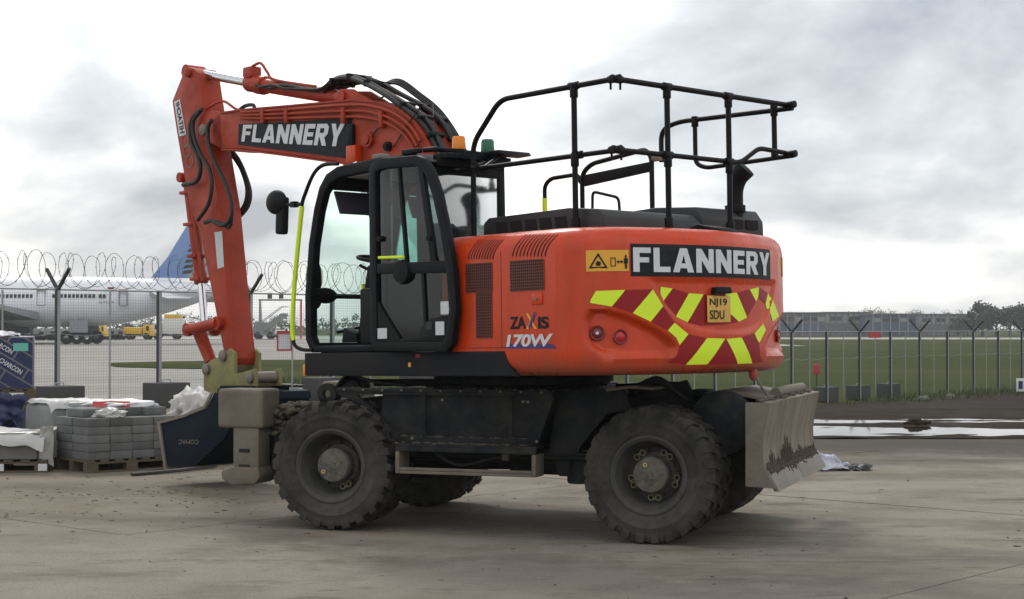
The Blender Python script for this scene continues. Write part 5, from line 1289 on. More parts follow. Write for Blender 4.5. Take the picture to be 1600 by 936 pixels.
# concrete slabs of the yard, each its own piece
yard = bpy.data.objects['yard']
e1, e2, SO, SL = Vector((0.748,-0.663)), Vector((0.663,0.748)), Vector((1.426,9.126)), 6.0
for i in range(-5, 6):
    for j in range(-3, 5):
        c = SO + e1*SL*(i+0.5) + e2*SL*(j+0.5)
        cs = [SO + e1*(SL*(i+a)+(0.009 if a == 0 else -0.009)) + e2*(SL*(j+b)+(0.009 if b == 0 else -0.009)) for a, b in ((0,0),(1,0),(1,1),(0,1))]
        if any(p.y > 24.3 and p.x > 2.2 for p in cs) or any(p.y - (32.4+1.1875*(p.x+8.96)) > -0.4 for p in cs) or c.y < 1: continue
        dz = random.uniform(-0.002, 0.002)
        mb = MB().add([(p.x,p.y,dz) for p in cs]+[(p.x,p.y,-0.011) for p in cs], [(0,1,2,3),(0,4,5,1),(1,5,6,2),(2,6,7,3),(3,7,4,0)])
        part('slab', mb, YARD, yard)
# loose grit
mb = MB(); rnd = random.Random(12)
for k in range(260):
    x, y = rnd.uniform(-9,7), rnd.uniform(8.5,24)
    if rnd.random() < 0.5: x = rnd.uniform(-7,-1)
    r_ = rnd.choice((0.004,0.005,0.006,0.009,0.014 if rnd.random() < 0.25 else 0.006))
    mb.ball((x,y,r_*0.4), r_, 6, 4, (1,rnd.uniform(0.6,1.4),0.6))
GRIT = pm('grit', (0.12,0.105,0.085), 0.95, var=0.4, scale=0.7)
tag(part('grit', mb, GRIT, smooth=60), 'small stones and crumbs of soil scattered over the concrete yard', 'grit', kind='stuff')

# ================================================================== security fence
GALV = pm('galvanised_steel', (0.30,0.31,0.32), 0.5, metal=0.5, var=0.2, scale=8)
MESHW = pm('mesh_wire', (0.10,0.105,0.105), 0.6, var=0.2)
POSTDARK = pm('dark_post_coating', (0.022,0.023,0.026), 0.5, var=0.2)
fence = empty('security_fence', (FENCE[4][0], FENCE[4][1], 0))
tag(fence, 'tall wire mesh security fence with forked post tops and coils of barbed wire', 'fence')
FO = Vector((FENCE[4][0], FENCE[4][1], 0))
FD = Vector((1.6,1.9,0)).normalized(); FN = Vector((FD.y,-FD.x,0))
FH = 2.40
def fpt(i, z): return Vector((FENCE[i][0], FENCE[i][1], gz(*FENCE[i])+z)) - FO
for i in range(len(FENCE)):
    p = fpt(i, 0)
    a = Matrix.Rotation(math.atan2(FD.y, FD.x), 4, 'Z')
    po = part('post', MB().obox(p+Vector((0,0,FH/2)), 0.075, 0.075, FH, a), GALV, fence)
    part('post_face', MB().obox(p+Vector((0,0,FH/2))-FD*0.043, 0.010, 0.080, FH-0.01, a), POSTDARK, po)
    if i % 2 == 0:
        for s in (1, -1):
            d = FN*s; q0 = p+Vector((0,0,FH-0.03)); q1 = q0 + d*0.38 + Vector((0,0,0.42))
            part('post_arm', MB().tube([q0, q1], 0.040, 6), POSTDARK, po)
    if i < len(FENCE)-1:
        p1 = fpt(i+1, 0); m = p.lerp(p1, 0.5)
        part('intermediate_post', MB().obox(m+Vector((0,0,FH/2-0.02)), 0.026, 0.026, FH-0.06, a), GALV, fence)
        part('top_rail', MB().tube([p+Vector((0,0,FH-0.02)), p1+Vector((0,0,FH-0.02))], 0.018, 6), GALV, fence)
        mb = MB(); d = p1-p; L_ = Vector((d.x,d.y,0)).length; n = int(L_/0.06)
        for k in range(1, n):
            q = p.lerp(p1, k/n); mb.tube([q+Vector((0,0,0.05)), q+Vector((0,0,FH-0.03))], 0.0017, 3)
        for k in range(1, 40):
            z = 0.05+(FH-0.09)*k/40; mb.tube([p+Vector((0,0,z)), p1+Vector((0,0,z))], 0.0017, 3)
        mp = part('mesh_panel', mb, MESHW, fence); mp['kind'] = 'stuff'
        mid_ = p.lerp(p1, 0.5)
        sg = [p+Vector((0,0,1.52)), p.lerp(p1,0.25)+Vector((0,0,1.46)), mid_+Vector((0,0,1.50)), p.lerp(p1,0.75)+Vector((0,0,1.46)), p1+Vector((0,0,1.52))]
        part('strand', MB().tube(spline(sg, 4), 0.006, 4), GALV, fence)
WIRE = pm('barbed_wire', (0.13,0.125,0.12), 0.55, metal=0.5, var=0.2)
for (ph, pitch, rad, seed) in ((0.0,0.46,0.36,1), (2.4,0.52,0.33,2)):
    rnd = random.Random(seed); pts = []; start, end = fpt(1, 0), fpt(9, 0); L_ = (end-start).length; turns = L_/pitch; n = int(turns*20)
    for k in range(n+1):
        t = k/n; a = ph + 2*math.pi*turns*t; r_ = rad*(1+0.08*math.sin(turns*t*1.7+seed)+0.03*rnd.uniform(-1,1))
        pts.append(start.lerp(end, t) + FN*r_*math.cos(a) + FD*0.12*math.sin(a*0.5+ph) + Vector((0,0,FH+0.36+r_*math.sin(a))))
    mb = MB().tube(pts, 0.0058, 4)
    for k in range(0, n, 3):
        q = pts[k]; mb.obox(q, 0.03, 0.012, 0.012)
    w = part('barbed_wire_coil', mb, WIRE, fence); w['kind'] = 'stuff'
# ballast blocks along the fence
BALLAST = pm('dark_concrete_block', (0.050,0.050,0.050), 0.9, var=0.3, scale=5, bump=0.4, bscale=20)
_rz = math.atan2(FD.y, FD.x)
bb = MB().box(-0.40,0.40,-0.28,0.28,0,0.50).mesh('ballast_block', 0.03)
def ballast(i, du, dn, lab):
    p = FO + fpt(i, 0) + FD*du + FN*dn
    o = link('ballast_block', bb, BALLAST); o.location = (p.x, p.y, gz(p.x, p.y)); o.rotation_euler = (0,0,_rz)
    tag(o, lab, 'block', 'concrete ballast blocks along the fence')
    part('lifting_loop', MB().tube(fillet([(-0.10,0,0.49),(-0.10,0,0.56),(0.10,0,0.56),(0.10,0,0.49)], 0.04, 4), 0.010, 6), GALV, o)
for i, du, dn, lab in ((4,-0.3,0.5,'dark concrete ballast block against the fence, behind the wrapped block packs'), (5,-0.2,0.5,'dark concrete ballast block at the fence post, behind the pallet of grey blocks'),
    (7,-0.75,0.5,'dark concrete ballast block at the fence, seen between outrigger and front wheel'), (8,-0.1,0.5,'dark concrete ballast block at the fence, seen over the front tyre')):
    ballast(i, du, dn, lab)
for i in (15, 16, 17, 18, 19): ballast(i, 0.9, -0.55, 'dark concrete ballast block behind the fence at the edge of the grass field')
# signs on or by the fence
SIGNRED = pm('sign_red', (0.40,0.025,0.025), 0.5, var=0.1)
p = FO + fpt(6, 0) + FD*1.05 - FN*0.06
sp = empty('warning_notice', (p.x, p.y, 0)); tag(sp, 'white notice with red border fixed to the fence, seen beside the yellow cab rail', 'sign')
sM = Matrix.Rotation(_rz, 4, 'Z')
part('panel', MB().box(-0.22,0.22,-0.005,0.005,1.10,1.55), SIGNRED, sp, sM); part('face', MB().box(-0.18,0.18,-0.009,-0.006,1.14,1.47), SIGNWHITE, sp, sM)
p = FO + fpt(18, 0) + FD*0.75
sp = empty('red_board', (p.x, p.y, gz(p.x,p.y))); tag(sp, 'long red board fixed along the top of the fence by the grass field', 'sign')
part('board', MB().box(-0.1,0.72,-0.03,0.0,2.16,2.36), SIGNRED, sp, sM)
p = ground_at(1276, 606, -0.9)
sp = empty('marker_board', (p.x, p.y, gz(p.x,p.y))); tag(sp, 'small red marker board on a thin stalk in the grass behind the fence', 'sign')
part('stalk', MB().cyl((0,0,0),(0,0,0.62),0.03), POSTDARK, sp); part('board', MB().box(-0.14,0.14,-0.02,0.02,0.55,0.98), SIGNRED, sp, bevel=0.02)

# ================================================================== stacked materials by the fence
SD1, SD2 = Vector((0.76,0.65,0)).normalized(), Vector((-0.65,0.76,0)).normalized()
SROT = math.atan2(SD1.y, SD1.x)
WOOD = pm('weathered_pallet_wood', (0.095,0.075,0.052), 0.9, var=0.35, scale=9, bump=0.3, bscale=25)
KERB = pm('grey_concrete_block', (0.105,0.108,0.108), 0.9, rnd=0.28, var=0.22, scale=6, dust=0.4, dustcol=(0.16,0.155,0.145), dscale=7, bump=0.2, bscale=70)
KERB2 = pm('pale_concrete_kerb', (0.17,0.165,0.152), 0.9, rnd=0.15, var=0.15, scale=5, dust=0.3, dustcol=(0.11,0.105,0.095), dscale=4, bump=0.2, bscale=60)
def make_pallet(L_, W_, lab, loc, rz):
    o = empty('pallet', loc, rz); tag(o, lab, 'pallet', 'wooden pallets')
    nb = 7
    for k in range(nb):
        x = -L_/2+0.05+(L_-0.10)*k/(nb-1)
        part('deck_board', MB().box(x-0.05,x+0.05,-W_/2,W_/2,0.118,0.140), WOOD, o)
    for y in (-W_/2+0.05, 0, W_/2-0.05):
        part('stringer', MB().box(-L_/2,L_/2,y-0.045,y+0.045,0.096,0.117), WOOD, o)
        for x in (-L_/2+0.07, 0, L_/2-0.07): part('foot_block', MB().box(x-0.07,x+0.07,y-0.045,y+0.045,0.018,0.095), WOOD, o)
        part('runner', MB().box(-L_/2,L_/2,y-0.05,y+0.05,0.0,0.017), WOOD, o)
    return o
cA = Vector((-4.76,18.60,0))          # near corner of the block pallet
PL, PW = 1.12, 0.82
mA = cA + SD1*PL/2 + SD2*PW/2
make_pallet(PL, PW, 'weathered wooden pallet under the stack of grey concrete blocks', mA, SROT)
blk = MB().box(-0.135,0.135,-0.198,0.198,0,0.090).mesh('concrete_block', 0.005)
blk2 = MB().box(-0.198,0.198,-0.135,0.135,0,0.090).mesh('concrete_block', 0.005)
rnd = random.Random(5)
for lay in range(5):
    for i in range(4):
        for j in range(2):
            x = -PL/2+0.15+0.2745*i+rnd.uniform(-.006,.006); y = -PW/2+0.205+0.405*j+rnd.uniform(-.008,.008)
            q = mA + SD1*x + SD2*y; o = link('concrete_block', blk, KERB); o.location = (q.x,q.y,0.141+0.0935*lay+0.001); o.rotation_euler = (0,0,SROT+rnd.uniform(-.015,.015))
            tag(o, 'grey concrete block in the %s of the stack on the pallet' % ('bottom layer','second layer up','middle layer','fourth layer up','top full layer')[lay], 'block', 'blocks stacked on the pallet')
for (x, y) in ((-0.05,0.1),(0.23,0.12),(0.44,0.05),(-0.32,0.12)):
    q = mA + SD1*x + SD2*y; o = link('concrete_block', blk, KERB); o.location = (q.x,q.y,0.141+0.0935*5+0.002); o.rotation_euler = (0,0,SROT+rnd.uniform(-.03,.03))
    tag(o, 'grey concrete block lying on top of the five-layer stack', 'block', 'loose blocks on top of the stack')
FILM = pm('milky_plastic_film', (0.42,0.42,0.41), 0.35, var=0.15, scale=5, bump=0.4, bscale=14)
FILMGREY = pm('grey_plastic_film', (0.20,0.205,0.205), 0.4, var=0.2, scale=4, bump=0.5, bscale=10)
def crumple(nu, nv, fn, amp, seed, freq=3.0):
    mb = MB()
    def g(u, v):
        p = Vector(fn(u, v)); n = mnoise.noise_vector((u*freq+seed, v*freq, seed*1.3))
        n2 = mnoise.noise_vector((u*freq*3+seed, v*freq*3, seed*2.3))
        return p + n*amp + n2*amp*0.35
    return mb.grid(g, [i/nu for i in range(nu+1)], [j/nv for j in range(nv+1)])
def blob(c, sx, sy, sz, amp, seed, freq=2.2, flat=0.15, sub_=3):
    bm = bmesh.new(); bmesh.ops.create_icosphere(bm, subdivisions=sub_+1, radius=1); vs = []
    for v in bm.verts:
        d = v.co.normalized(); k = 1 + amp*mnoise.fractal(d*freq+Vector((seed,seed*2,0)), 0.8, 2.0, 5) + amp*0.5*abs(mnoise.noise(d*freq*3+Vector((seed,0,0))))
        z = d.z*k
        if z < -flat: z = -flat
        vs.append((c[0]+d.x*k*sx, c[1]+d.y*k*sy, c[2]+(z+flat)*sz))
    bm.verts.index_update(); mb = MB().add(vs, [tuple(v.index for v in f.verts) for f in bm.faces]); bm.free(); return mb
def solid(o, t):
    m = o.modifiers.new('thickness', 'SOLIDIFY'); m.thickness = t; return o
TOPZ_A = 0.141+0.0935*5+0.003
# folded film on top of the stack, red and white cement bag behind it
q = mA + SD1*(-0.20) + SD2*(-0.22)
tag(part('plastic_sheet', blob((q.x,q.y,TOPZ_A), 0.17,0.13,0.085,0.35,3.0,3.0), FILM, smooth=180), 'folded piece of milky plastic film lying on the block stack', 'sheet')
q = mA + SD1*0.20 + SD2*0.25
bag = part('cement_bag', blob((q.x,q.y,TOPZ_A+0.092), 0.42,0.20,0.075,0.18,7.0), SIGNWHITE, smooth=180); tag(bag, 'white cement bag with a red printed band lying on the block stack', 'bag')
bag.rotation_euler = (0,0,0)
_bb = crumple(14, 6, lambda u, v: (q.x-0.30+0.44*u, q.y-0.205+0.06*math.sin(v*1.2), TOPZ_A+0.098+0.06*v), 0.006, 4.0)
part('red_band', _bb, SIGNRED, bag, smooth=180)
# long wrapped pack behind and to the left of the stack
cB = ground_at(70, 700); 
q = Vector((-5.42,20.25,0))
bagg = part('wrapped_pack', MB().box(-0.40,0.40,-0.38,0.38,0,0.74), FILMGREY, bevel=0.10, segs=4, smooth=180); bagg.location = q; bagg.rotation_euler = (0,0,SROT)
tag(bagg, 'grey film-wrapped pack of slabs with a white crumpled top, behind the block stack', 'pack')
part('white_top', crumple(26, 18, lambda u, v: (-0.41+0.82*u, -0.40+0.80*v, 0.755-0.10*max(0,abs(2*v-1)-0.8)*5-0.04*max(0,abs(2*u-1)-0.85)*6), 0.030, 2.0, 4.0), FILM, bagg, smooth=180)
part('strap', MB().box(-0.20,-0.188,-0.394,-0.381,0.0,0.75), SIGNWHITE, bagg)
# pack of pale kerb stones on a pallet at the edge of the frame
cK = Vector((-5.40,18.80,0)); mK = cK + Vector((-0.50,0.30,0))
make_pallet(1.25, 0.80, 'wooden pallet with painted feet under the pale kerb stones', mK, 0.06)
PALF = [(-0.30,SIGNRED),(0.10,SIGNWHITE),(0.58,SIGNWHITE)]
pk_ = bpy.data.objects['pallet.001']
for x, m in PALF: part('painted_foot', MB().box(x-0.05,x+0.05,-0.408,-0.402,0.018,0.097), m, pk_)
for r_ in range(2):
    kb = part('kerb_stone', MB().prism([(-0.66,-0.36+0.37*r_),(0.50,-0.36+0.37*r_),(0.555,-0.30+0.37*r_),(0.555,-0.02+0.37*r_),(-0.66,-0.02+0.37*r_)], 0.0, 0.30, 2), KERB2, bevel=0.015)
    kb.location = (mK.x, mK.y, 0.142); kb.rotation_euler = (0,0,0.06); tag(kb, ('pale round-edged kerb stone at the front of the pallet with painted feet' if r_ == 0 else 'pale kerb stone at the back of the pallet with painted feet'), 'kerb stone', 'kerb stones on the pallet')
fl = part('plastic_sheet', crumple(34, 18, lambda u, v: (mK.x-0.68+1.30*u, mK.y-0.43+0.10*v+0.62*v*v, 0.36+0.13*min(1,v*3)+0.05*math.sin(u*5+1)-0.20*max(0,u-0.86)*4*(1-v)), 0.022, 6.0, 5.0), FILM, smooth=180)
solid(fl, 0.004); tag(fl, 'loose milky plastic film torn open over the pale kerb stones', 'sheet')
fl2 = part('plastic_sheet', crumple(8, 22, lambda u, v: (mK.x+0.50+0.13*u, mK.y-0.44+0.10*u, 0.20+0.36*v-0.10*u*(1-v)), 0.018, 8.0, 4.0), FILM, smooth=180)
fl2.location = (0.06,0.10,-0.05); solid(fl2, 0.003); tag(fl2, 'hanging flap of milky film at the end of the kerb stones', 'sheet')
# grey blocks with the blue wrapped pack on top, further back
q0 = ground_at(52, 690); q0 = Vector((-6.25,21.0,0))
SBR = 0.27
for lay in range(3):
    for i in range(2):
        o = part('concrete_block', MB().box(-0.21,0.21,-0.30,0.30,0,0.195), KERB2, bevel=0.008); o.location = (q0.x-0.10-0.44*i, q0.y, 0.12+0.2*lay); o.rotation_euler = (0,0,SBR)
        tag(o, 'large grey-brown concrete block under the blue printed pack', 'block', 'large blocks under the blue pack')
make_pallet(1.0, 0.70, 'wooden pallet carrying the large blocks below the blue printed pack', (q0.x-0.35,q0.y,-0.015), SBR)
pb_ = make_pallet(1.0, 0.72, 'wooden pallet squeezed between the large blocks and the blue pack', (q0.x-0.30,q0.y,0.722), SBR)
BLUEW = pm('blue_printed_wrap', (0.012,0.019,0.072), 0.4, var=0.2, scale=6, bump=0.3, bscale=16)
WRAPG = pm('grey_wrap', (0.13,0.13,0.15), 0.42, var=0.25, scale=5, bump=0.5, bscale=12)
TEAL = pm('teal_label', (0.12,0.42,0.34), 0.5, var=0.08)
cp = empty('wrapped_pack', (q0.x-0.34, q0.y, 0.864), SBR); tag(cp, 'film-wrapped block pack printed with blue diagonal brand bands and a teal label', 'pack')
part('wrap', MB().box(-0.52,0.52,-0.34,0.34,0.0,0.66), WRAPG, cp, bevel=0.025, segs=3)
ta = R(-32); ct, st = math.cos(ta), math.sin(ta)
def clip_poly(poly, x0, x1, z0, z1):
    def cl(pl, f, inter):
        out = []
        for i in range(len(pl)):
            a, b = pl[i-1], pl[i]
            if f(b):
                if not f(a): out.append(inter(a, b))
                out.append(b)
            elif f(a): out.append(inter(a, b))
        return out
    for k, v, s in ((0,x0,1),(0,x1,-1),(1,z0,1),(1,z1,-1)):
        f = lambda p, k=k, v=v, s=s: (p[k]-v)*s >= 0
        def it(a, b, k=k, v=v): t = (v-a[k])/(b[k]-a[k]); return (a[0]+(b[0]-a[0])*t, a[1]+(b[1]-a[1])*t)
        poly = cl(poly, f, it)
        if not poly: return poly
    return poly
for r_ in range(-4, 5):
    for c_ in range(-2, 3):
        u0, w0_ = c_*0.40 + (0.17 if r_ % 2 else 0), r_*0.155
        rect = [(u0,w0_),(u0+0.375,w0_),(u0+0.375,w0_+0.132),(u0,w0_+0.132)]
        pl = clip_poly([(0.05+x*ct-z*st, 0.33+x*st+z*ct) for x, z in rect], -0.50, 0.50, 0.02, 0.64)
        if len(pl) < 3: continue
        part('blue_band', MB().add([(x,-0.3445,z) for x, z in pl], [tuple(range(len(pl)))]), BLUEW, cp)
        vs, fs = text_mesh('CHARCON', 0.02)
        mbt = MB(); P3 = []
        for a, b in vs:
            x, z = u0+0.03+0.31*a, w0_+0.034+0.062*b; P3.append((0.05+x*ct-z*st, 0.33+x*st+z*ct))
        if not all(-0.495 < x < 0.495 and 0.025 < z < 0.635 for x, z in P3[:1]+P3[-1:]): continue
        ok = [f for f in fs if all(-0.495 < P3[i][0] < 0.495 and 0.025 < P3[i][1] < 0.635 for i in f)]
        if ok: part('lettering', mbt.add([(x,-0.347,z) for x, z in P3], ok), STICKER, cp)
part('teal_label', MB().box(0.27,0.45,-0.3515,-0.3485,0.475,0.575), TEAL, cp)
part('crumpled_top', crumple(20, 14, lambda u, v: (-0.50+0.85*u, -0.34+0.68*v, 0.67+0.10*(1-u)), 0.06, 9.0, 4.0), BLUEW, cp, smooth=180)
fl3 = part('torn_wrap', crumple(26, 16, lambda u, v: (q0.x-0.42+0.62*u, q0.y-0.37-0.05*v, 0.80-0.22*v-0.40*u*v), 0.06, 11.0, 4.0), BLUEW, smooth=180)
solid(fl3, 0.003); tag(fl3, 'torn blue and grey wrap hanging crumpled below the blue printed pack', 'wrap')
fl4 = part('torn_wrap', crumple(18, 14, lambda u, v: (q0.x-0.30+0.50*u, q0.y-0.62-0.25*v, 0.20+0.30*u*v+0.06*math.sin(9*u)), 0.05, 14.0, 4.0), BLUEW, smooth=180)
solid(fl4, 0.003); tag(fl4, 'heap of torn blue printed wrap lying in front of the large blocks', 'wrap')
# low stones and the white bag behind the bucket
q = Vector((-3.82,20.1,0))
make_pallet(1.1, 0.8, 'wooden pallet behind the bucket under the stones with the white bag', (q.x,q.y,0), SROT)
for i in range(3):
    for lay in range(2):
        o = part('kerb_stone', MB().box(-0.175,0.175,-0.38,0.38,0,0.20), KERB2, bevel=0.01); o.location = (*(q+SD1*(-0.36+0.36*i)).xy, 0.142+0.204*lay); o.rotation_euler = (0,0,SROT)
        tag(o, 'pale stone under the crumpled white bag behind the bucket', 'kerb stone', 'stones under the white bag')
WBAG = pm('white_woven_bag', (0.50,0.49,0.47), 0.6, var=0.15, scale=4, bump=0.6, bscale=12)
tag(part('bulk_bag', blob((q.x+0.02,q.y-0.05,0.55), 0.30,0.34,0.27,0.42,5.0,2.6), WBAG, smooth=180), 'crumpled white bulk bag lying on the stones behind the bucket', 'bag')
# steel bar frame on the ground
pa, pb2, pc = ground_at(206,744), ground_at(280,739), ground_at(338,731)
DARKSTEEL = pm('dark_bar_steel', (0.030,0.028,0.026), 0.6, var=0.2)
bf = empty('bar_frame', (pa.x,pa.y,0)); tag(bf, 'dark flat steel bar frame lying on the concrete in front of the bucket', 'bar')
part('bar', MB().tube([Vector((0,0,0.02)), pb2-pa+Vector((0,0,0.03)), pc-pa+Vector((0,0,0.03))], 0.022, 6), DARKSTEEL, bf)
part('bar', MB().tube([Vector((0,0,0.02)), Vector((0.10,0.28,0.03)), pc-pa+Vector((-0.1,0.25,0.03))], 0.020, 6), DARKSTEEL, bf)
# plastic litter by the blade
pL = ground_at(1300, 735)
BLUEWHITE = pm('white_blue_plastic', (0.50,0.53,0.62), 0.4, var=0.3, scale=7, dust=0.8, dustcol=(0.03,0.03,0.06), dscale=5, dpos=0.56)
lt = part('plastic_litter', crumple(26, 16, lambda u, v: (pL.x-0.22+0.52*u, pL.y-0.12+0.34*v, 0.03+0.20*(1-u)*math.sin(math.pi*v)), 0.07, 21.0, 3.5), BLUEWHITE, smooth=180)
solid(lt, 0.004); tag(lt, 'crumpled white and dark plastic litter on the ground beyond the blade', 'litter')
lt = part('plastic_litter', crumple(16, 10, lambda u, v: (pL.x+0.15+0.30*u, pL.y-0.10+0.22*v, 0.02+0.05*math.sin(math.pi*v)), 0.035, 25.0, 3.5), HOSE, smooth=180)
solid(lt, 0.004); tag(lt, 'scrap of black sheeting on the ground next to the white litter', 'litter')
for (px, py, sx, lab) in ((1443,622,0.20,'larger pale lump of rubble on the mud bank by the fence'), (1485,619,0.15,'smaller pale lump of rubble on the mud bank in the grass edge')):
    p = ground_at(px, py, -0.85); tag(part('rubble', blob((p.x,p.y,gz(p.x,p.y)-0.02), sx,0.15,0.13,0.3,px*0.1,2.5), KERB2, smooth=180), lab, 'rubble')
p = ground_at(1431, 664); tag(part('mud_lump', blob((p.x,p.y,-0.03), 0.22,0.16,0.11,0.35,3.3,2.5), MUD, smooth=180), 'dark lump of mud standing in the puddle', 'mud')
p = ground_at(1597, 614, -0.85)
sp = empty('marker_board', (p.x, p.y, gz(p.x,p.y)-0.02)); tag(sp, 'small white and blue marker board standing at the far end of the mud bank', 'sign')
part('board', MB().box(-0.22,0.22,-0.02,0.02,0.12,0.62), SIGNWHITE, sp, bevel=0.02); part('leg', MB().box(-0.16,-0.12,-0.02,0.02,0,0.13), POSTDARK, sp); part('leg', MB().box(0.12,0.16,-0.02,0.02,0,0.13), POSTDARK, sp)
part('blue_panel', MB().box(-0.14,0.02,-0.026,-0.021,0.22,0.52), BLUEW, sp)
# rough grass along the mud bank
mb = MB(); rnd = random.Random(31)
for k in range(5200):
    if k % 3:
        t = rnd.uniform(0.0,1.0); x = 12+26*t+rnd.gauss(0,0.8); y = 57.5+1.166*(x-12)+rnd.gauss(-1.0,1.2)
    else:
        x = rnd.uniform(-8.6,1.5); y = (47.4-(x+6.6)*1.1 if x < -2 else 42.6+(x+2)*0.85)+max(0,-(x+6.6))*1.6+rnd.uniform(0.1,2.2)
    h = rnd.uniform(0.08,0.32)*(1.3 if k % 11 == 0 else 1); a = rnd.uniform(0,6.28); w_ = 0.02
    z = gz(x,y)-0.03; dx, dy = math.cos(a), math.sin(a); lx, ly = rnd.gauss(0,0.1), rnd.gauss(0,0.1)
    mb.add([(x-dx*w_,y-dy*w_,z),(x+dx*w_,y+dy*w_,z),(x+lx,y+ly,z+h)], [(0,1,2)])
BLADES = pm('grass_blades', (0.070,0.085,0.030), 0.9, var=0.4, scale=0.4)
tag(part('rough_grass', mb, BLADES), 'rough tufts of grass along the fence and the mud bank', 'grass', kind='stuff')

# ================================================================== airfield background
WHITEP = pm('white_aircraft_paint', (0.72,0.74,0.78), 0.35, var=0.04)
GREYP = pm('grey_aircraft_paint', (0.26,0.27,0.29), 0.4, var=0.08)
BLUEP = pm('blue_tail_paint', (0.15,0.25,0.48), 0.4, var=0.05)
DARKGL = pm('dark_window', (0.018,0.020,0.024), 0.25, var=0.1)
TYREB = pm('black_rubber', (0.018,0.018,0.018), 0.8, var=0.2)
PZ = 165.0
def PX(px): return (px-800)/F_PX*PZ
tailx = PX(352); FR = 2.5; FC = 4.15
plane = empty('airliner', (tailx-30, PZ, 0)); tag(plane, 'white airliner with a blue tail fin standing on the apron behind the fence', 'aircraft')
OX = tailx-30
def fus(xr):    # xr: metres ahead (left) of the tail tip -> radius, centre height
    t = min(1, xr/15.0); r_ = FR*(0.10+0.90*math.sin(t*math.pi/2)**0.85)
    n = max(0, xr-46)/8
    if n > 0: r_ = FR*math.sqrt(max(0.01, 1-n*n))
    zc = FC + (FR-r_)*0.62 if xr < 15 else FC-(FR-r_)*0.3
    return r_, zc
mb = MB(); ST = frange(0.05, 15, 0.75)+frange(16, 46, 3)[0:]+frange(46.6, 53.8, 0.6); n = 28
for xr in ST:
    r_, zc = fus(xr)
    for k in range(n):
        a = 2*math.pi*k/n; mb.v.append(Vector((30-xr, r_*math.sin(a), zc+r_*math.cos(a))))
for i in range(len(ST)-1):
    for k in range(n): mb.f.append((i*n+k, i*n+(k+1)%n, (i+1)*n+(k+1)%n, (i+1)*n+k))
mb.f += [tuple(range(n)), tuple((len(ST)-1)*n+k for k in range(n))]
fu = part('fuselage', mb, WHITEP, plane, smooth=50)
part('belly', MB().ball((30-27,0,1.95), 1.0, 20, 10, (7.5,2.3,0.75)), GREYP, plane)
fx = lambda px: PX(px)-OX
fin = [(fx(236),6.55),(fx(262),8.6),(fx(300),12.6),(fx(324),13.0),(fx(338),12.9),(fx(334),9.5),(fx(336),6.3)]
fo = part('tail_fin', MB().prism([fin[0],fin[1],fin[2],fin[3],(fx(306),9.5),(fx(292),6.5)], -0.16, 0.16), BLUEP, plane, bevel=0.05)
part('rudder', MB().prism([fin[3],fin[4],fin[5],fin[6],(fx(292),6.5),(fx(306),9.5)], -0.14, 0.14), GREYP, plane)
for k in range(9):
    x0 = fx(284+2.2*k); z0 = 6.9+0.55*k
    part('tail_marking', MB().prism([(x0,z0),(x0+0.9,z0+0.1),(x0+1.2,z0+0.45),(x0+0.2,z0+0.32)], -0.175, -0.162), DARKGL, plane)
def wing(pts, z, t, m, name, dih=0.0):
    for s in (1, -1):
        vs = []
        for x, y, th in pts: vs += [(x, s*y, z+dih*y-th/2), (x, s*y, z+dih*y+th/2)]
        q = len(pts); part(name, MB().add(vs, [tuple(2*i for i in range(q)), tuple(2*i+1 for i in range(q-1,-1,-1))]+[(2*i, 2*i+1, 2*((i+1)%q)+1, 2*((i+1)%q)) for i in range(q)]), m, plane)
wing([(fx(236),1.2,0.5),(fx(262),5.5,0.3),(fx(290),8.6,0.12),(fx(322),8.8,0.1),(fx(326),5,0.2),(fx(318),1.2,0.3)], 5.15, 0, GREYP, 'stabiliser', -0.10)
wing([(fx(-130),2.2,1.0),(fx(-60),12,0.6),(fx(60),26,0.2),(fx(82),26,0.2),(fx(70),12,0.5),(fx(70),2.2,0.8)], 2.6, 0, GREYP, 'wing', 0.06)
for s in (1, -1):
    part('engine', MB().lathe([(0.0005,fx(-70)),(1.1,fx(-70)),(1.35,fx(-55)),(1.2,fx(-20)),(0.7,fx(12)),(0.0005,fx(20))], (0, s*8, 1.75), 'x', 24), GREYP, plane)
k = 0
for px in [p for p in frange(-360, 60, 6.2)]+[p for p in frange(94, 156, 6.2)]+[166,172]:
    part('window', MB().box(fx(px)-0.12,fx(px)+0.12,-FR-0.005,-FR+0.25,4.50,4.86) if True else None, DARKGL, plane)
for px in (75, 201):
    r_, zc = fus(tailx-PX(px)); o_ = [(fx(px)-0.42,3.75),(fx(px)+0.42,3.75),(fx(px)+0.42,5.35),(fx(px)-0.42,5.35)]; i_ = [(fx(px)-0.36,3.82),(fx(px)+0.36,3.82),(fx(px)+0.36,5.28),(fx(px)-0.36,5.28)]
    part('cabin_door', MB().ring(o_, i_, -FR-0.01, -FR+0.42), GREYP, plane)
part('logo_mark', MB().box(fx(182)-0.28,fx(182)+0.28,-FR-0.008,-FR+0.3,5.35,5.55), DARKRED, plane)
part('lettering', text_on('G-TCDX', lambda a, b: Vector((fx(164)+1.5*a, -FR*0.985, 3.95+0.22*b)), 0.0), DARKGL, plane)
for s in (-1.9, 1.9):
    for i in range(3):
        part('landing_wheel', MB().lathe([(0.25,-0.2),(0.62,-0.2),(0.68,0),(0.62,0.2),(0.25,0.2)], (fx(112)+i*1.02, s, 0.62), 'y', 20), TYREB, plane)
    part('gear_strut', MB().cyl((fx(128),s,0.6),(fx(125),s,2.4),0.2).box(fx(108),fx(148),s-0.12,s+0.12,0.55,0.75), GREYP, plane)
    part('gear_door', MB().box(fx(118),fx(146),s+(0.3 if s > 0 else -0.36),s+(0.36 if s > 0 else -0.3),1.1,2.3), GREYP, plane)
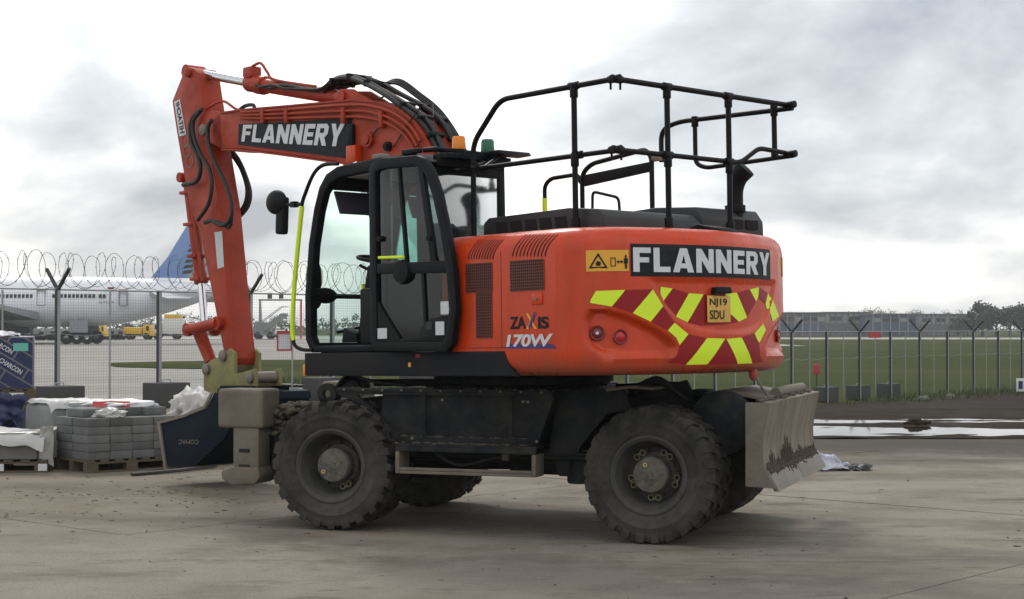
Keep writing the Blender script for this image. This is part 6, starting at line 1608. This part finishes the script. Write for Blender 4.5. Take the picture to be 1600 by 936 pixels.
# airport vehicles
TYEL = pm('yellow_vehicle_paint', (0.66,0.40,0.02), 0.4, var=0.1)
TWHT = pm('white_vehicle_paint', (0.62,0.62,0.60), 0.4, var=0.06)
TGRY = pm('grey_vehicle_steel', (0.20,0.21,0.21), 0.5, var=0.2)
def vehicle(name, px0, px1, Z, h, bodym, cabm, cabside, lab, cat, boxh=None, top=None):
    k = Z/F_PX; L_ = (px1-px0)*k; x0 = (px0-800)*k
    o = empty(name, (x0, Z, 0)); tag(o, lab, cat, 'vehicles on the apron')
    cl = min(2.0, L_*0.34); bh = boxh or h*0.8
    c0, c1, b0, b1 = (L_-cl, L_, 0, L_-cl-0.12) if cabside > 0 else (0, cl, cl+0.12, L_)
    part('frame', MB().box(0.1,L_-0.1,-0.9,0.9,0.45,0.70), DARKSTEEL, o)
    part('body', MB().box(b0,b1,-1.1,1.1,0.70,0.70+bh*0.72), bodym, o, bevel=0.08)
    sl = 0.35
    cp_ = [(c0,0.5),(c1,0.5),(c1-(sl*0.3 if cabside > 0 else 0),h*0.58),(c1-(sl if cabside > 0 else 0.05),h),(c0+(sl if cabside < 0 else 0.05),h),(c0+(sl*0.3 if cabside < 0 else 0),h*0.58)]
    part('cab', MB().prism(cp_, -1.05, 1.05), cabm, o, bevel=0.06)
    part('side_window', MB().box(c0+0.45,c1-0.45,-1.065,-1.05,h*0.6,h*0.9), DARKGL, o)
    for x in (0.7, L_-0.8) + ((L_*0.5,) if L_ > 5 else ()):
        for s in (-0.95, 0.95):
            part('wheel', MB().lathe([(0.1,-0.14),(0.42,-0.14),(0.46,0),(0.42,0.14),(0.1,0.14)], (x, s, 0.46), 'y', 18), TYREB, o)
    if top: part('top_box', MB().box(b0+0.2,b1-0.2,-0.9,0.9,0.70+bh*0.72,0.70+bh*0.72+0.55), top, o, bevel=0.06)
    return o
vehicle('service_truck', 196, 241, 215, 1.95, TYEL, TYEL, 1, 'yellow service truck with a low tank parked beneath the airliner tail', 'truck', 1.25)
vehicle('catering_truck', 239, 286, 222, 2.2, TWHT, TWHT, -1, 'white box truck with a yellow roof box under the airliner tail', 'truck', 2.9, TYEL)
vehicle('service_truck', 142, 168, 205, 1.9, TYEL, TYEL, 1, 'short yellow tug behind the airliner landing gear', 'truck', 1.3)
vehicle('baggage_tractor', 22, 52, 205, 1.5, TGRY, TYEL, -1, 'small tractor with yellow cab below the airliner wing', 'tractor', 0.9)
for i, px in enumerate((56, 74, 92)): vehicle('baggage_cart', px, px+16, 205, 1.2, TGRY, TGRY, 1, 'dark baggage cart in the row under the airliner belly', 'cart', 1.0)
for i, px in enumerate((168, 181)): vehicle('baggage_cart', px, px+13, 212, 1.2, TGRY, TGRY, 1, 'dark cart between the short yellow tug and the yellow service truck', 'cart', 1.0)
vehicle('pickup', 431, 453, 222, 1.6, TWHT, TWHT, 1, 'white pickup parked under the mobile boarding stairs', 'pickup', 0.75)
k = 226/F_PX; st_ = empty('boarding_stairs', ((396-800)*k, 226, 0)); tag(st_, 'grey mobile boarding stairs on a truck chassis beside the white pickup', 'stairs')
part('chassis', MB().box(0,4.4,-1.1,1.1,0.5,0.9), TGRY, st_)
part('stair_flight', MB().prism([(0.3,0.9),(1.6,0.9),(4.6,3.2),(4.6,3.5),(3.9,3.5)], -0.9, 0.9), TGRY, st_)
for s in (-0.95, 0.95): part('hand_rail', MB().tube([(0.3,s,1.7),(3.9,s,4.4),(4.7,s,4.4)], 0.05, 6).tube([(0.9,s,1.3),(0.9,s,2.15)], 0.04, 6).tube([(2.4,s,2.4),(2.4,s,3.3)], 0.04, 6), TGRY, st_)
part('cab', MB().prism([(0.0,0.9),(1.4,0.9),(1.4,2.4),(0.35,2.4)], -1.0, 1.0), TGRY, st_)
for x in (0.7, 2.4, 3.6):
    for s in (-1.0, 1.0): part('wheel', MB().lathe([(0.1,-0.15),(0.45,-0.15),(0.5,0),(0.45,0.15),(0.1,0.15)], (x, s, 0.5), 'y', 18), TYREB, st_)
k = 235/F_PX; gy = empty('gantry', ((404-800)*k, 235, 0)); tag(gy, 'steel goalpost gantry with small signs behind the boarding stairs', 'gantry')
part('beam', MB().box(0,6.2,-0.15,0.15,5.35,5.6), TGRY, gy); part('leg', MB().prism([(0,0),(0.6,0),(0.35,5.35),(0.1,5.35)], -0.2, 0.2), TGRY, gy); part('leg', MB().box(5.9,6.15,-0.15,0.15,0,5.35), SIGNRED, gy)
for x in (1.3, 2.9): part('sign_box', MB().box(x,x+0.6,-0.2,0.2,5.65,6.5), DARKSTEEL, gy)

# far buildings
CLAD = {'w': pm('pale_cladding', (0.22,0.225,0.23), 0.6, var=0.2, scale=0.2), 'b': pm('blue_cladding', (0.040,0.066,0.115), 0.6, var=0.15, scale=0.2),
        'g': pm('grey_cladding', (0.10,0.106,0.11), 0.6, var=0.15, scale=0.2)}
def building(px0, px1, Z, zt, m, lab, bays, panel):
    k = Z/F_PX; x0, x1 = (px0-800)*k, (px1-800)*k; zb = gz(x0+1, Z); L_ = x1-x0
    o = empty('hangar', (x0, Z, zb)); tag(o, lab, 'hangar')
    hh = zt - zb
    part('wall', MB().box(0,L_,0,18,0,hh), CLAD[m], o)
    part('roof', MB().prism([(-0.5,hh),(L_+0.5,hh),(L_+0.5,hh+0.35),(-0.5,hh+0.35)], -0.6, 18.5), CLAD['g'], o)
    w_ = L_/bays
    for i in range(bays):
        part('bay_panel', MB().box(w_*(i+0.18),w_*(i+0.82),-0.06,-0.01,hh*0.12,hh*0.55), CLAD[panel], o)
        part('window_band', MB().box(w_*(i+0.12),w_*(i+0.88),-0.05,-0.01,hh*0.66,hh*0.84), DARKGL if i % 3 else CLAD['w'], o)
        part('pilaster', MB().box(w_*i-0.15,w_*i+0.15,-0.25,-0.02,0,hh), CLAD['w'] if m != 'w' else CLAD['g'], o)
    return o
building(1206, 1290, 470, 5.5, 'g', 'grey hangar with pale bands, behind the counterweight end of the field', 7, 'b')
building(1288, 1362, 500, 5.9, 'w', 'pale hangar with many bays between the grey and the blue hangar', 8, 'g')
building(1364, 1432, 480, 5.2, 'b', 'blue-clad hangar across the grass field', 5, 'b')
building(1434, 1512, 500, 5.3, 'w', 'pale colonnaded terminal building next to the dark trees', 11, 'g')
building(1040, 1200, 520, 4.6, 'g', 'low grey hangar hidden mostly behind the excavator', 8, 'w')
# trees
BARK = pm('bark', (0.045,0.038,0.030), 0.9, var=0.2)
LEAF = [pm('leaf_dark', (0.028,0.036,0.020), 0.8, var=0.4, scale=0.6), pm('leaf_olive', (0.052,0.058,0.030), 0.8, var=0.4, scale=0.6), pm('leaf_grey', (0.085,0.085,0.062), 0.8, var=0.35, scale=0.6)]
def tree(px, Z, h, wd, kind, lab, grp, nleaf=700, seed=0, loose=0.0):
    rnd = random.Random(seed); x = (px-800)/F_PX*Z; zb = gz(x, Z)
    o = empty('tree', (x, Z, zb-0.05)); tag(o, lab, 'tree', grp)
    tr = MB().tube([(0,0,0),(0.1,0,h*0.3),(0.0,0.1,h*0.62)], [0.05*h,0.035*h,0.012*h], 7)
    for q in range(5):
        a = rnd.uniform(0,6.28); z0 = h*rnd.uniform(0.22,0.45)
        tr.tube([(0,0,z0),(math.cos(a)*wd*0.3,math.sin(a)*wd*0.3,z0+h*0.16),(math.cos(a)*wd*0.42,math.sin(a)*wd*0.42,z0+h*0.32)], [0.018*h,0.012*h,0.005*h], 5)
    part('trunk', tr, BARK, o)
    cl = []
    for q in range(16):
        a = rnd.uniform(0,6.28); rr = math.sqrt(rnd.random())*wd*0.42; z = h*(0.30+0.58*rnd.random()**0.8)
        rr *= 1-0.5*max(0,(z/h-0.55))
        cl.append((rr*math.cos(a), rr*math.sin(a), z, rnd.uniform(0.13,0.24)*min(h,wd)))
    cr = MB()
    for q in range(nleaf):
        c = rnd.choice(cl); d = Vector((rnd.gauss(0,1),rnd.gauss(0,1),rnd.gauss(0,0.8))).normalized()*c[3]*rnd.uniform(0.3,1.0+loose)
        p = Vector(c[:3])+d; s = rnd.uniform(0.025,0.06)*h*(0.6 if loose else 1); u_ = Vector((rnd.gauss(0,1),rnd.gauss(0,1),rnd.gauss(0,1))).normalized(); v_ = u_.orthogonal().normalized()
        cr.add([p-u_*s, p+v_*s*0.7, p+u_*s, p-v_*s*0.7], [(0,1,2,3)])
    part('crown', cr, LEAF[kind], o)
for i, (px, Z, h, wd) in enumerate(((1512,470,5.6,7),(1535,460,9.3,9),(1556,455,7.6,8),(1578,450,8.2,10),(1600,445,8.6,10),(1625,445,8.2,9),(1496,500,5.0,6))):
    tree(px, Z, h, wd, 0, 'dark rounded tree in the clump beside the pale terminal building', 'dark trees at the end of the field', 2600, i)
for i in range(17):
    px = 1205+20*i+random.uniform(-6,6)
    tree(px, 560+random.uniform(-10,30), 7.2+1.6*random.random()+(1.6 if 7 < i < 9 else 0), 9, 2 if i % 3 else 1, 'greyish tree rising behind the row of hangars', 'trees behind the hangars', 900, 40+i, 0.1)
for i in range(26):
    px = -60+34*i+random.uniform(-9,9)
    tree(px, 430+random.uniform(-20,30), 3.6+2.4*random.random(), 8, i % 2, 'low tree in the far row beyond the airliner and the apron', 'far trees beyond the apron', 320, 80+i)
for i in range(10):
    px = 780+44*i
    tree(px, 560+random.uniform(-20,20), 6.0+2*random.random(), 9, 1+(i % 2), 'tree in the far row hidden mostly by the excavator', 'far trees behind the excavator', 260, 120+i)
hg_ = MB(); rnd = random.Random(77)
for q in range(6500):
    x = rnd.uniform(-420,460); y = 640+rnd.uniform(-10,10); h = 4.0+1.6*mnoise.noise((x*0.03,0,0)); z = h*rnd.random()**0.7; s = rnd.uniform(0.3,0.7)
    u_ = Vector((rnd.gauss(0,1),rnd.gauss(0,0.4),rnd.gauss(0,1))).normalized(); v_ = u_.orthogonal().normalized(); p = Vector((x,y,z-0.9))
    hg_.add([p-u_*s, p+v_*s, p+u_*s, p-v_*s], [(0,1,2,3)])
tag(part('far_wood', hg_, LEAF[1]), 'far low belt of woodland along the horizon', 'woodland', kind='stuff')

# soil crumbs dropped on the concrete by the materials and the outrigger
mb = MB(); rnd = random.Random(55)
for k in range(520):
    if k % 3 == 0: x, y = rnd.gauss(-4.2,1.2), rnd.gauss(15.6,1.1)
    elif k % 3 == 1: x, y = rnd.gauss(-2.6,1.5), rnd.gauss(16.4,0.9)
    else: x, y = rnd.uniform(-6,5), rnd.uniform(10.5,18)
    r_ = abs(rnd.gauss(0,0.0065))+0.002
    c = clod((x,y,0.002), r_, k, (1.6,1.2,0.32)); mb.add(c.v, c.f)
CRUMB = pm('dry_soil_crumb', (0.120,0.102,0.076), 0.95, var=0.35, scale=1.3)
tag(part('soil_crumbs', mb, CRUMB, smooth=60), 'flat crumbs of brown soil strewn over the concrete before the pallets', 'soil', kind='stuff')
# thin airfield haze
hz_me = MB().box(-1850,1850,-320,2650,-2.2,16.5)
HZ = bpy.data.materials.new('haze'); HZ.use_nodes = True; nt = HZ.node_tree; nt.nodes.clear()
o_ = nt.nodes.new('ShaderNodeOutputMaterial'); v_ = nt.nodes.new('ShaderNodeVolumePrincipled'); nt.links.new(v_.outputs[0], o_.inputs['Volume'])
v_.inputs['Color'].default_value = (0.97,0.985,1.0,1); v_.inputs['Density'].default_value = 0.00028
tag(part('haze', hz_me, HZ), 'thin pale haze over the airfield', 'haze', kind='stuff')
